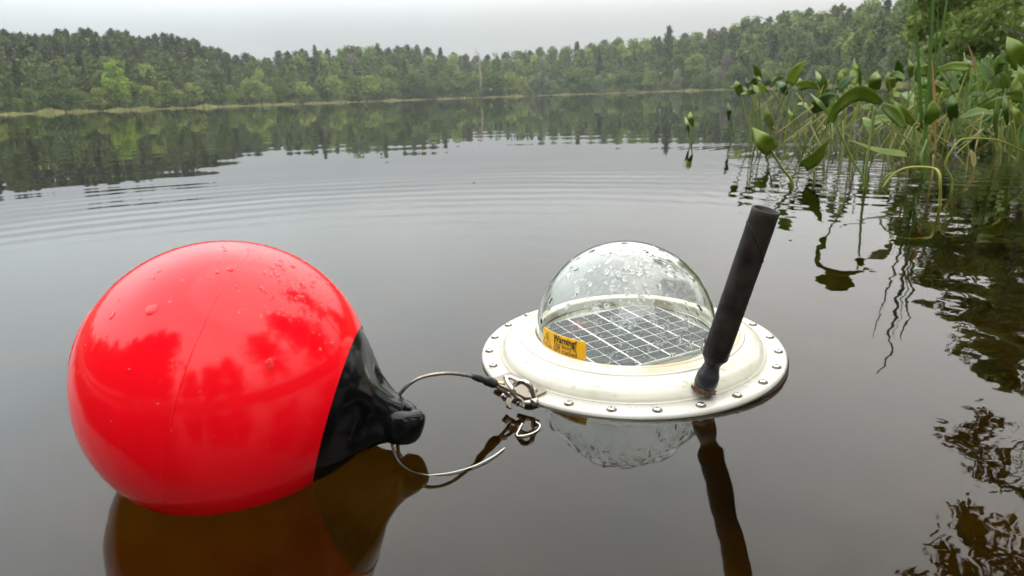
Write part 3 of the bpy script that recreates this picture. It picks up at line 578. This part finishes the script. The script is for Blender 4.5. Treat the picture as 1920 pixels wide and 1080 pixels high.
prof = [(BR*math.sin(a), -BR*math.cos(a)) for a in np.linspace(.001, math.acos(-.80), 70)]
def shaped(V):                           # the vinyl is not a perfect sphere: slightly fuller at the far end
    V = V.copy(); V[:, 1] += .0015*np.sin(3*np.arctan2(V[:, 1], V[:, 0]))*(np.hypot(V[:, 0], V[:, 1])/BR)**2; return V
V, Fc = lathe(prof, 128); body = ob('body', mesh_np('body', shaped(V), Fc, red, True), BALL)
# mould seams
for tz, nm in ((-.02*BR, 'seam'), (-.93*BR, 'seam')):
    rr = math.sqrt(BR*BR-tz*tz); V, Fc = lathe([(rr-.0004, tz-.0011), (rr+.0002, tz-.0003), (rr+.0002, tz+.0003), (rr-.0004, tz+.0011)], 128); ob(nm, mesh_np(nm, shaped(V), Fc, red, True), body)
# black end with four ribs running into the eye
ph = np.linspace(0, 2*math.pi, 144, endpoint=False); tz = np.concatenate([np.linspace(T_CUT-.0015, .118, 16), np.linspace(.121, .152, 12)]); V = []
for i, tt in enumerate(tz):
    s0 = math.sqrt(max(0, (BR+.0005)**2-tt*tt)); nb = .0195+.002*math.cos((tt-.12)*60)
    fin = np.interp(tt, [T_CUT-.002, .10, .112, .125, .14, .155], [.0735, .0695, .0570, .0400, .0265, .0185]); low_ = float(np.interp(tt, [T_CUT-.002, .104, .110, .118, .128, .140, .155], [.0735, .0630, .0525, .0375, .0270, .0215, .0185]))
    w = np.abs(np.cos(2*(ph-R(40))))**2.0; k = np.clip((tt-.094)/.01, 0, 1); rr = low_*(1-w*k)+max(fin, low_)*w*k
    V.append(np.stack([rr*np.cos(ph)*1.0, rr*np.sin(ph), np.full(144, tt)], 1))
V.append(np.stack([.004*np.cos(ph), .004*np.sin(ph), np.full(144, .1535)], 1)); n = 144
Fc = [(i*n+j, i*n+(j+1) % n, (i+1)*n+(j+1) % n, (i+1)*n+j) for i in range(len(V)-1) for j in range(n)]
cap = ob('end_cap', mesh_np('end_cap', np.vstack(V), Fc, blk, True), BALL)
# eye: a thick loop whose hole runs up and down
V = []; na, nb_ = 40, 20
for i in range(na):
    a = 2*math.pi*i/na; cxx, czz = math.sin(a), math.cos(a)
    for j in range(nb_):
        b = 2*math.pi*j/nb_; ex = math.copysign(abs(math.cos(b))**.72, math.cos(b)); ey = math.copysign(abs(math.sin(b))**.72, math.sin(b))
        rad = .0135+.0085*ex; hh = .0155*ey*(1.0 if cxx < .2 else .62)
        V.append((cxx*rad*1.05, hh-(.000 if cxx < .2 else -.003), .1515+czz*rad*1.05*(1.05 if cxx < 0 else .72)))
Fc = [(i*nb_+j, i*nb_+(j+1) % nb_, ((i+1) % na)*nb_+(j+1) % nb_, ((i+1) % na)*nb_+j) for i in range(na) for j in range(nb_)]
ob('rope_eye', mesh_np('rope_eye', V, Fc, blk, True), BALL)
drop_m = glass('water_drop', 1.33)
def drop_geo(p, nrm, r, elong=1.0, dirv=None, flat=.55, bottom=False):
    nrm = np.asarray(nrm, float); nrm = nrm/np.linalg.norm(nrm); a = dirv if dirv is not None else np.cross(nrm, [.3, .9, .2]); a = a-nrm*(a@nrm); a /= np.linalg.norm(a)+1e-9; b = np.cross(nrm, a)
    V = [p+nrm*r*flat]; K = 10; ang = np.linspace(0, 2*math.pi, K, endpoint=False); wob = 1+rng.normal(0, .09, K)
    for hh, rr in ((.88, .45), (.5, .80), (-.15, 1.0)):
        for k, t_ in enumerate(ang): V.append(p+nrm*r*flat*hh+r*rr*wob[k]*(math.cos(t_)*a*elong*(1+.25*math.cos(t_))+math.sin(t_)*b))
    Fc = [(0, 1+j, 1+(j+1) % K) for j in range(K)]+[(1+i*K+j, 1+(i+1)*K+j, 1+(i+1)*K+(j+1) % K, 1+i*K+(j+1) % K) for i in range(2) for j in range(K)]
    if bottom:
        q = len(V); V += V[1+2*K:1+3*K]; Fc.append(tuple(q+j for j in range(K))[::-1])
    return np.array(V), Fc
mb = MB()
iw = np.array(BALL.matrix_world.inverted())
for k in range(330):
    if k < 210: px, py = rng.normal(555, 62), rng.normal(535, 45)
    else: px, py = rng.uniform(160, 640), rng.uniform(455, 700)
    d = ray(px, py); d = d/np.linalg.norm(d); q = BC-C_P; tt = q@d; m = (BR*BK_)**2-(q@q-tt*tt)
    if m <= 0: continue
    X = C_P+d*(tt-math.sqrt(m)); nl = X-BC
    if (nl@np.array(ax))/(BR*BK_) > .78: continue
    loc = iw[:3, :3]@nl; r = min(.0042, .00078*math.exp(rng.normal(0, .55)))
    if k > 305: r *= 1.6
    mb.add(*drop_geo(loc, loc, r, rng.uniform(.9, 1.5), iw[:3, :3]@np.array([0, 0, -1.]), .30))
tag(mb.build('water_drops', drop_m, body), kind='stuff')

# ------------------------------------------------------------------ tracking buoy
n_ = Vector((-.0208, -.0391, 1)).normalized(); u_ = Vector((1, 0, .0208)).normalized(); v_ = n_.cross(u_)
TB = empty('tracking_buoy', (0, 0, 0), 'round white tracking buoy with clear dome, solar panel and black antenna', 'buoy')
TBM = Matrix(((u_[0], v_[0], n_[0], .1365), (u_[1], v_[1], n_[1], .7724), (u_[2], v_[2], n_[2], .0115), (0, 0, 0, 1))); TB.matrix_world = TBM
TBI = np.array(TBM.inverted())
def tbl(P): P = np.asarray(P); return (TBI[:3, :3]@P)+TBI[:3, 3]
white = principled('white_gelcoat', (.53, .52, .49), .30, spec=.5, coat=.2, var=.10, vscale=14, rvar=.1, dark=(.43, .395, .32))
# cream shell with faint ring-shaped dirt lines
cream, t, o = mat('cream_gelcoat'); p = t.nodes.new('ShaderNodeBsdfPrincipled'); p.inputs['Roughness'].default_value = .28; p.inputs['Coat Weight'].default_value = .3; t.links.new(p.outputs[0], o.inputs[0])
tcn = t.nodes.new('ShaderNodeTexCoord'); sx = t.nodes.new('ShaderNodeSeparateXYZ'); t.links.new(tcn.outputs['Object'], sx.inputs[0])
pw = math_('SQRT', math_('ADD', math_('MULTIPLY', sx.outputs[0], sx.outputs[0]), math_('MULTIPLY', sx.outputs[1], sx.outputs[1])))
nz = t.nodes.new('ShaderNodeTexNoise'); nz.inputs['Scale'].default_value = 26; nz.inputs['Detail'].default_value = 6; t.links.new(tcn.outputs['Object'], nz.inputs[0])
band = math_('MULTIPLY', mrange(pw, .1085, .113, 0, 1), mrange(pw, .122, .1285, 1, 0))
st = math_('MULTIPLY', math_('MULTIPLY', band, mrange(nz.outputs[0], .38, .66, 0, 1)), .85)
mxn = t.nodes.new('ShaderNodeMix'); mxn.data_type = 'RGBA'; mxn.inputs[6].default_value = (.55, .525, .44, 1); mxn.inputs[7].default_value = (.46, .33, .19, 1); t.links.new(st, mxn.inputs[0])
nz2 = t.nodes.new('ShaderNodeTexNoise'); nz2.inputs['Scale'].default_value = 60; nz2.inputs['Detail'].default_value = 3; t.links.new(tcn.outputs['Object'], nz2.inputs[0])
mx2 = t.nodes.new('ShaderNodeMix'); mx2.data_type = 'RGBA'; mx2.inputs[7].default_value = (.47, .435, .34, 1); t.links.new(mrange(nz2.outputs[0], .5, .75, 0, .6), mx2.inputs[0]); t.links.new(mxn.outputs[2], mx2.inputs[6])
t.links.new(mx2.outputs[2], p.inputs['Base Color'])
steel = principled('stainless_steel', (.50, .46, .42), .20, 1, rvar=.1, vscale=80)
dull = principled('dull_steel', (.24, .20, .16), .45, 1, rvar=.12, vscale=60)
rubber = principled('black_rubber', (.008, .0072, .007), .5, spec=.25, var=.6, vscale=30, dark=(.034, .026, .020), rvar=.2, bump=.5, bscale=90)
rust = principled('rusty_steel', (.17, .085, .05), .6, .5, var=.5, vscale=200)
V, Fc = lathe([(.146, .0000), (.1715, .0000), (.1738, -.0008), (.175, -.003), (.175, -.0050), (.1738, -.0072), (.171, -.0080), (.146, -.0080)], 160, True); ob('flange', mesh_np('flange', V, Fc, white, True), TB)
V, Fc = lathe([(.1715, -.0083), (.1715, -.0118), (.150, -.0120), (.150, -.0083)], 120, True); ob('gasket', mesh_np('gasket', V, Fc, rubber, True), TB).location = (.0062, .001, 0)
V, Fc = lathe([(.166, -.0122), (.164, -.020), (.150, -.05), (.11, -.085), (.05, -.105), (.001, -.11)], 96); ob('hull', mesh_np('hull', V, Fc, white, True), TB)
sp = [(.1525, .0002), (.1515, .0012), (.1505, .0045), (.147, .0098), (.142, .0136), (.136, .0164), (.131, .0180), (.1295, .0186), (.1285, .0202), (.1268, .0206), (.1252, .0200), (.1243, .0206), (.1222, .0216), (.1180, .0222), (.1165, .0216), (.1150, .0228), (.1115, .0226), (.1095, .0205), (.1088, .0125), (.090, .0118), (.001, .0116)]
prf = smooth_path([(r, 0, z) for r, z in sp], 4)[:, [0, 2]]
V, Fc = lathe(prf, 160); ob('shell', mesh_np('shell', V, Fc, cream, True), TB)
# screws with cross recess
def pan_screw():
    m = MB()
    m.add(*lathe([(.0046, .0006), (.0046, .0018), (.0039, .0029), (.0022, .0034), (.0012, .0034), (.0010, .0022), (.0001, .0020)], 20)); return m
sm = pan_screw(); s_me = mesh_np('screw', np.array(sm.v), sm.f, steel, True)
ring_dark = principled('washer_dark', (.16, .13, .10), .6, .3, var=.4, vscale=300); s_wa = mesh_np('washer', *lathe([(.0040, .0005), (.0059, .0005), (.0060, .0001)], 24), ring_dark, True)  # dark ring that outlines each screw head on the white flange
bm = MB()
for a in (0, math.pi/2):
    c, s = math.cos(a), math.sin(a); Q = [(-.0030, -.00055), (.0030, -.00055), (.0030, .00055), (-.0030, .00055)]
    zt = .00345 if a == 0 else .00348
    bm.add([(x*c-y*s, x*s+y*c, zt-.0012*(abs(x) > .002)) for x, y in [(-.0030, -.0005), (-.0018, -.0005), (.0018, -.0005), (.0030, -.0005), (.0030, .0005), (.0018, .0005), (-.0018, .0005), (-.0030, .0005)]], [(0, 1, 6, 7), (1, 2, 5, 6), (2, 3, 4, 5)])
slot_m = principled('recess_dark', (.10, .09, .08), .5, 1); s_re = mesh_np('recess', np.array(bm.v), bm.f, slot_m)
A0 = 2.3465
for k in range(24):
    a = A0+k*2*math.pi/24; on_plate = k in (5, 6)
    s = ob('screw', s_me, TB); s.location = (.166*math.cos(a), .166*math.sin(a), .0032 if on_plate else 0); s.rotation_euler = (rng.normal(0, .03), rng.normal(0, .03), rng.uniform(0, 3))
    s.scale = (.86, .86, .9); ob('recess', s_re, s); ob('washer', s_wa, s)
# solar panel: white backing, single cells
PZ = .0150
back_m = principled('panel_backing', (.80, .81, .80), .35, spec=.5)
cell_m = principled('solar_cell', (.016, .018, .024), .14, spec=.22, var=.35, vscale=40, rvar=.05)
def clip_poly(poly, Rc):
    out = poly
    for k in range(48):
        a = 2*math.pi*k/48; nx, ny = math.cos(a), math.sin(a); new = []
        for i in range(len(out)):
            p, q = out[i], out[(i+1) % len(out)]; dp, dq = p[0]*nx+p[1]*ny-Rc, q[0]*nx+q[1]*ny-Rc
            if dp <= 0: new.append(p)
            if (dp < 0) != (dq < 0): t_ = dp/(dp-dq); new.append((p[0]+(q[0]-p[0])*t_, p[1]+(q[1]-p[1])*t_))
        out = new
        if len(out) < 3: return []
    return out
def slab(poly, z0, z1):
    n = len(poly); V = [(x, y, z0) for x, y in poly]+[(x, y, z1) for x, y in poly]
    return V, [tuple(range(n))[::-1], tuple(range(n, 2*n))]+[(i, (i+1) % n, n+(i+1) % n, n+i) for i in range(n)]
PANEL = MB().add(*slab(clip_poly([(-.0805, -.0805), (.0805, -.0805), (.0805, .0805), (-.0805, .0805)], .1005), .0122, PZ)).build('solar_panel', back_m, TB, False)
PANEL.rotation_euler = (0, 0, R(24)); PANEL.location = (.001, -.0015, 0)
xs = [-.0795]; 
for k in range(8): xs.append(xs[-1]+.0795*2/8)
for i in range(8):
    for j in range(8):
        if i % 2 == 0: gl, gr = .0016, .0008
        else: gl, gr = .0008, .0016
        po = clip_poly([(xs[i]+gl, xs[j]+.0010), (xs[i+1]-gr, xs[j]+.0010), (xs[i+1]-gr, xs[j+1]-.0010), (xs[i]+gl, xs[j+1]-.0010)], .0995)
        if len(po) > 2: MB().add(*slab(po, PZ-.0003, PZ+.0004)).build('solar_cell', cell_m, PANEL, False)
# clear dome
DR, DC = .1041, np.array([-.0052, 0, .0193])
dm = glass('clear_dome', 1.46, (.985, .995, .985))
po_ = [(DR*math.cos(a), DR*math.sin(a)) for a in np.linspace(0, math.pi/2-.004, 40)]; DI = DR-.0026
pi_ = [(DI*math.cos(a), DI*math.sin(a)) for a in np.linspace(math.pi/2-.004, 0, 40)]
V, Fc = lathe([(DI, -.0065), (DR, -.0065)]+po_+pi_, 128, True)
DOME = ob('dome', mesh_np('dome', V, Fc, dm, True), TB); DOME.location = tuple(DC)
mb = MB()
for k in range(1250):
    if k < 900: px, py = rng.uniform(1010, 1345), rng.uniform(452, 690)
    else: px, py = rng.normal(1180, 70), rng.normal(500, 30)
    c_w = np.array(TBM@Vector(DC)); d = ray(px, py); d = d/np.linalg.norm(d); q = c_w-C_P; tt = q@d; m = DR*DR-(q@q-tt*tt)
    if m <= 0: continue
    X = C_P+d*(tt-math.sqrt(m) if rng.uniform() < .8 else tt+math.sqrt(m)); loc = TBI[:3, :3]@(X-c_w)
    if loc[2] < .004: continue
    az_ = math.degrees(math.atan2(loc[1], loc[0]))
    if -164 < az_ < -118 and loc[2] < .027: continue
    r = min(.0036, .00074*math.exp(rng.normal(0, .75))); mb.add(*drop_geo(loc, loc, r, rng.uniform(.9, 1.9), np.array([0, 0, -1.])+rng.normal(0, .25, 3), .36, True))
tag(mb.build('water_drops', drop_m, DOME), kind='stuff')
# warning label, bent round the dome
yel = principled('label_yellow', (.80, .42, .012), .35, var=.08, vscale=60); ink = principled('label_ink', (.012, .011, .01), .5)
LA0, LA1, LZ0, LZ1 = R(-160.5), R(-122.2), .0002, .0222; LW = (LA1-LA0)*DR; LH = LZ1-LZ0
def on_label(x, y, up):                  # x, y in metres from the label's lower left corner
    a = LA0+x/DR; z = LZ0+y; rr = math.sqrt(DR*DR-z*z)+up; return (rr*math.cos(a), rr*math.sin(a), z)
nx, ny = 40, 16; V = []; rc = .0022
for lay in (.00015, .0005):
    for j in range(ny+1):
        y = LH*j/ny; e_ = min(y, LH-y); ins = rc-math.sqrt(max(0, rc*rc-(rc-e_)**2)) if e_ < rc else 0
        for i in range(nx+1): V.append(on_label(ins+(LW-2*ins)*i/nx, y, lay))
q = (nx+1)*(ny+1); Fc = [(q+j*(nx+1)+i, q+j*(nx+1)+i+1, q+(j+1)*(nx+1)+i+1, q+(j+1)*(nx+1)+i) for j in range(ny) for i in range(nx)]
Fc += [tuple(x-q for x in f)[::-1] for f in Fc]
bd = [i for i in range(nx+1)]+[j*(nx+1)+nx for j in range(1, ny+1)]+[ny*(nx+1)+i for i in range(nx-1, -1, -1)]+[j*(nx+1) for j in range(ny-1, 0, -1)]
Fc += [(bd[k], bd[(k+1) % len(bd)], bd[(k+1) % len(bd)]+q, bd[k]+q) for k in range(len(bd))]
LAB = ob('warning_label', mesh_np('warning_label', V, Fc, yel, True), TB); LAB.location = tuple(DC)
LAB['label'] = 'yellow warning label with black print'
def text(body, x, y, width, bold):
    cu = bpy.data.curves.new('text', 'FONT'); cu.body = body; cu.size = 1; cu.resolution_u = 4
    if bold: cu.offset = .028
    to = bpy.data.objects.new('text', cu); COL.objects.link(to); dg = bpy.context.evaluated_depsgraph_get()
    me = bpy.data.meshes.new_from_object(to.evaluated_get(dg)); bpy.data.objects.remove(to)
    co = np.array([v.co[:] for v in me.vertices]); w = co[:, 0].max(); s = width/w
    for vtx, c in zip(me.vertices, co): vtx.co = on_label(x+c[0]*s, y+c[1]*s*1.12, .0009)
    me.materials.clear(); me.materials.append(ink); ob('lettering', me, LAB)
text('Warning!', LW*.345, LH*.635, LW*.49, True); text('This buoy is', LW*.35, LH*.385, LW*.485, False); text('GPS tracked', LW*.355, LH*.135, LW*.49, False)
def strip(pts_, w, closed=True):
    n = len(pts_); V = []; Fc = []; m = 10
    for i in range(n if closed else n-1):
        p, q_ = np.array(pts_[i]), np.array(pts_[(i+1) % n]); d = (q_-p)/np.linalg.norm(q_-p); s = np.array([-d[1], d[0]])*w/2; b = len(V)
        for k in range(m+1):
            c = p-d*w/2+(q_-p+d*w)*k/m; V += [on_label(*(c+s), .0009+.00002*i), on_label(*(c-s), .0009+.00002*i)]
        Fc += [(b+2*k, b+2*k+1, b+2*k+3, b+2*k+2) for k in range(m)]
    return V, Fc
V, Fc = strip([(LW*.05, LH*.28), (LW*.295, LH*.18), (LW*.165, LH*.86)], .0007); ob('warning_triangle', mesh_np('warning_triangle', V, Fc, ink), LAB)
mb = MB(); V, Fc = strip([(LW*.166, LH*.64), (LW*.172, LH*.42)], .0013, False); mb.add(V, Fc)
ang = np.linspace(0, 6.28, 12, endpoint=False); mb.add([on_label(LW*.175+.0009*math.cos(a), LH*.33+.0009*math.sin(a), .0009) for a in ang], [tuple(range(12))]); tag(mb.build('exclamation_mark', ink, LAB, False))
# antenna
ab = np.array([.049, -.1425, .0090]); tip = tbl(aty(1436, 394, .606)); dv = tip-ab; LN = np.linalg.norm(dv); dv /= LN
AN = bpy.data.objects.new('antenna', None); link(AN, TB); AN.location = tuple(ab); AN.rotation_euler = Vector(dv).to_track_quat('Z', 'Y').to_euler(); AN.empty_display_size = .02
V, Fc = lathe([(.001, .0245), (.0072, .0255), (.0082, .0290), (.0102, .0330), (.0118, .0350), (.0124, .0360), (.0126, .055), (.0124, .09), (.0125, .13), (.0122, LN-.004), (.0123, LN), (.0116, LN+.0008), (.0106, LN), (.0100, LN-.006), (.001, LN-.008)], 48)
V = V.copy(); V[:, 0] += .0004*np.sin(V[:, 2]*70)*np.cos(3*np.arctan2(V[:, 1], V[:, 0])); ob('sleeve', mesh_np('sleeve', V, Fc, rubber, True), AN)
sm_p = [(.01262*math.cos(a), .01262*math.sin(a), LN-.030+.017*math.cos(a-1.9)) for a in np.linspace(0, 2*math.pi, 40)]
V, Fc = tube(sm_p, .00045, 6); ob('tape_edge', mesh_np('tape_edge', V, Fc, rubber, True), AN)
for zz in (.0375, .0415): V, Fc = lathe([(.0124, zz-.0008), (.01285, zz), (.0124, zz+.0008)], 40); ob('shrink_wrinkle', mesh_np('shrink_wrinkle', V, Fc, rubber, True), AN)
hub = principled('antenna_base', (.022, .023, .026), .35, var=.4, vscale=60)
V, Fc = lathe([(.001, .002), (.0102, .003), (.0112, .006), (.0110, .014), (.0104, .0170), (.0098, .0185), (.0090, .0210), (.0078, .0255), (.0070, .0300), (.001, .031)], 40); ob('neck', mesh_np('neck', V, Fc, hub, True), AN)
V, Fc = lathe([(.001, -.001), (.0112, -.001), (.0116, .0015), (.0112, .0038), (.001, .004)], 6); ob('nut', mesh_np('nut', V, Fc, dull, False), AN)
V = []; nt_ = 36
for k in range(nt_):
    a = 2*math.pi*k/nt_; rr = .0126 if k % 3 else .0110; V += [(rr*math.cos(a), rr*math.sin(a), -.0002+(.0012 if k % 3 == 1 else 0)), (rr*math.cos(a), rr*math.sin(a), -.0014), (.009*math.cos(a), .009*math.sin(a), -.0002), (.009*math.cos(a), .009*math.sin(a), -.0014)]
Fc = []
for k in range(nt_):
    b, c = 4*k, 4*((k+1) % nt_); Fc += [(b, c, c+2, b+2), (b+1, b+3, c+3, c+1), (b, b+1, c+1, c), (b+2, c+2, c+3, b+3)]
SW = ob('star_washer', mesh_np('star_washer', V, Fc, rust), AN)
# mounting plate under two screws on the flange edge
pa = A0+5.5*2*math.pi/24
PL = bpy.data.objects.new('mounting_plate', None)
poly = []
for (x, y) in ((.1530, -.0285), (.1550, -.0315), (.1745, -.0325), (.1795, -.028), (.1795, .028), (.1745, .0325), (.1550, .0315), (.1530, .0285)):
    poly.append((x*math.cos(pa)-y*math.sin(pa), x*math.sin(pa)+y*math.cos(pa)))
MB().add(*slab(poly, .0012, .0032)).build('mounting_plate', dull, TB, False)
mb = MB()
for k in range(210):                    # drops left on the white rim
    a = rng.uniform(0, 6.28); r = rng.choice([rng.uniform(.154, .174), rng.uniform(.131, .149)]); z = float(np.interp(r, [x[0] for x in sp][::-1], [x[1] for x in sp][::-1])) if r < .152 else 0
    mb.add(*drop_geo(np.array([r*math.cos(a), r*math.sin(a), z]), np.array([0, 0, 1.])+.4*np.array([math.cos(a), math.sin(a), 0])*(r < .15), .0010*math.exp(rng.normal(0, .5)), rng.uniform(.9, 1.8), None, .3))
tag(mb.build('water_drops', drop_m, TB), kind='stuff')

# ------------------------------------------------------------------ wire rope and shackles
def pts3(L): return [at(x, y, z) for x, y, z in L]
WR = empty('wire_rope', tuple(at(742, 752, .03)), 'twisted steel wire rope looping from the red buoy to the shackles', 'rope')
eye_top = pts3([(740, 768, .030), (744, 749, .040)])
wl = Vector(WR.location)
def part(name, geo, m, parent, smooth=True):
    V, Fc = geo; return ob(name, mesh_np(name, np.asarray(V)-np.array(parent.location), Fc, m, smooth), parent)
wire = principled('wire_strands', (.34, .30, .25), .34, .9, var=.5, vscale=300)
shrink = principled('heat_shrink', (.012, .012, .012), .42, bump=.4, bscale=300)
P1 = smooth_path([at(741, 790, .010), at(741, 768, .024), at(746, 746, .038), at(765, 722, .050), at(795, 706, .056), at(840, 700, .055), at(880, 705, .046), at(905, 712, .038)], 14)
part('strand', tube(P1, .0018, 24, 6, 420, .3), wire, WR)
P2 = smooth_path([at(884, 704.5, .0455), at(897, 709, .041), at(908, 713, .037), at(918, 716, .033), at(931, 721, .029)], 5)
part('heat_shrink', tube(P2, np.interp(np.linspace(0, 1, len(P2)), [0, .15, .35, .45, .6, .9, 1], [.0024, .0034, .0036, .0031, .0046, .0048, .0036])*1.0, 14), shrink, WR)
P3 = smooth_path([at(928, 718, .030), at(948, 727, .026), at(963, 738, .019), at(966, 748, .013), at(955, 752, .010)], 8); part('eye_loop', tube(P3, .0019, 18, 6, 420, .3), wire, WR)
P3 = smooth_path([at(928, 722, .029), at(943, 733, .022), at(955, 742, .015), at(962, 750, .011)], 8); part('eye_loop', tube(P3, .0019, 18, 6, 420, .3), wire, WR)
brass = principled('brass_ferrule', (.55, .40, .22), .35, 1); part('ferrule', tube(smooth_path([at(928, 717, .031), at(947, 720, .029)], 3), .0020, 10), brass, WR)
P4 = smooth_path([at(735, 815, .018), at(735, 832, .012), at(739, 848, .007), at(747, 865, .002), at(760, 878, -.0006), at(778, 888, -.0012), at(800, 890.5, -.0004), at(815, 890, .0004), at(850, 885, .0011), at(890, 873, .0014), at(925, 855, .0014), at(946, 840, .0009)], 8)
k = int(len(P4)*.52); part('lower_strand', tube(P4[:k+1], .0013, 18, 6, 420, .3), principled('dark_wire', (.10, .085, .07), .4, .8, var=.5, vscale=300), WR)
glintm = principled('pale_glint', (.70, .68, .60), .6, bump=.3, bscale=900)  # sky glint on the wet cable, put into a pale base colour
rad = np.interp(np.linspace(0, 1, len(P4)-k), [0, .3, .9, 1], [.0003, .0004, .0006, .0005]); part('floating_end', tube(P4[k:], rad, 12, 4, 500, .2), glintm, WR)
# coil of wire ends on the shackle
for q_ in range(3):
    c = at(963+q_*3, 757+q_*1.5, .008); P5 = [c+np.array([math.cos(a)*.0068, math.sin(a)*.0045, math.sin(a)*.0062]) for a in np.linspace(-.4, 3.6, 20)]; part('thimble_wire', tube(P5, .0014, 8), wire, WR)
def shackle(name, label, bow, pin, r=.0026):
    e = empty(name, tuple(bow[0]), label, 'shackle'); part('bow', tube(smooth_path(bow, 8), r, 14), steel, e)
    for i, (a, b, rr) in enumerate(pin): part(['pin', 'pin_head', 'collar', 'collar'][i], tube([a, a+(b-a)*.04, a+(b-a)*.96, b], [rr*.75, rr, rr, rr*.75], 14), steel, e)
    return e
shackle('shackle', 'polished steel bow shackle hooked on the plate at the white rim', pts3([(1003, 752, .012), (1000, 738, .020), (993, 722, .030), (978, 715, .033), (965, 721, .027)]), [(at(969, 758, .006), at(1002, 753, .010), .0024), (at(998, 756, .011), at(1007, 751, .0125), .0046)], .0027)
shackle('shackle', 'flat steel link shackle lying over the left plate screw', pts3([(962, 732, .022), (953, 718, .026), (950, 711, .027), (957, 707, .028), (968, 712, .028), (985, 719, .027), (994, 727, .024)]), [(at(944, 744, .012), at(967, 731, .018), .0021), (at(943, 746, .0105), at(952, 740, .0145), .0042)], .0022)
# bright loop laid on the surface, standing for the sunken shackle thimble
e = empty('thimble_loop', tuple(at(990, 805, .001)), 'bright white loop on the water standing for the sunken thimble below the shackles', 'pale_loop')
part('pale_loop', tube(smooth_path(pts3([(979, 794, .0012), (975, 802, .0012), (969, 815, .0012), (978, 817, .0012), (998, 812, .0012), (1010, 804, .0012), (1012, 796, .0012), (1005, 791, .0010)]), 6), .0007, 10, 4, 500, .2), glintm, e)

# ------------------------------------------------------------------ small floating bits
bitm = principled('dark_debris', (.03, .022, .015), .8)
for i, (px, py, L, lab) in enumerate(((1383, 772, .003, 'tiny dark speck floating right below the white rim'), (1436, 748, .007, 'dark sliver floating by the right rim of the white buoy'), (888, 343, .05, 'tiny twig floating on the open water beyond the white buoy'), (1302, 262, .02, 'dark scrap floating left of the water plants'))):
    b = at(px, py, .0006); a = rng.uniform(0, 3); P = [b+np.array([math.cos(a)*L*t_, math.sin(a)*L*.3*t_, .0004*math.sin(5*t_)]) for t_ in np.linspace(-.5, .5, 6)]
    o_ = ob('debris', mesh_np('debris', *tube(P, np.array([.2, .8, 1, .9, .7, .2])*min(.0016, max(.0010, L*.12)), 7), bitm, True)); tag(o_, lab, 'debris')

stickm = principled('sunken_wood', (.30, .17, .05), .8, var=.5, vscale=40)
for i, (pp, r_, lab) in enumerate((([(-.33, .33, -.10), (-.28, .36, -.09), (-.25, .42, -.12), (-.24, .47, -.20)], .006, 'pale brown sunken twig curving under the red buoy'), ([(-.20, .40, -.13), (-.12, .43, -.11), (-.03, .47, -.15)], .003, 'thin sunken twig under the black end of the red buoy'))):
    P = smooth_path(pp, 6); o_ = ob('sunken_twig', mesh_np('sunken_twig', *tube(P, np.linspace(r_, r_*.3, len(P)), 8), stickm, True)); tag(o_, lab, 'twig')

mb = MB()
for k in range(90):                     # pollen and dust specks on the surface
    x, y = rng.uniform(-1.1, 1.3), rng.uniform(.38, 1.9); r = .00035*math.exp(rng.normal(0, .45)); a = rng.uniform(0, 6.28)
    mb.add([(x+r*(1.6 if j % 3 else 1)*math.cos(a+j), y+r*math.sin(a+j), .0003+.0002*(j == 0)) for j in np.arange(6)*1.047], [(0, 1, 2, 3, 4, 5)])
tag(mb.build('pollen_specks', principled('pollen', (.30, .27, .16), .9), None, False), 'scattered pollen and dust specks on the near water', 'pollen', kind='stuff')

# ------------------------------------------------------------------ haze over the lake
hz, t, o = mat('haze_air'); pv = t.nodes.new('ShaderNodeVolumePrincipled'); pv.inputs['Color'].default_value = (.92, .96, 1, 1); pv.inputs['Density'].default_value = .00028; pv.inputs['Anisotropy'].default_value = 0
t.links.new(pv.outputs[0], o.inputs['Volume'])
s, z0, z1 = 760., -8., 95.
V = [(-s, -s, z0), (s, -s, z0), (s, s, z0), (-s, s, z0), (-s, -s, z1), (s, -s, z1), (s, s, z1), (-s, s, z1)]
tag(ob('haze', mesh_np('haze', V, [(0, 3, 2, 1), (4, 5, 6, 7), (0, 1, 5, 4), (1, 2, 6, 5), (2, 3, 7, 6), (3, 0, 4, 7)], hz)), kind='stuff')
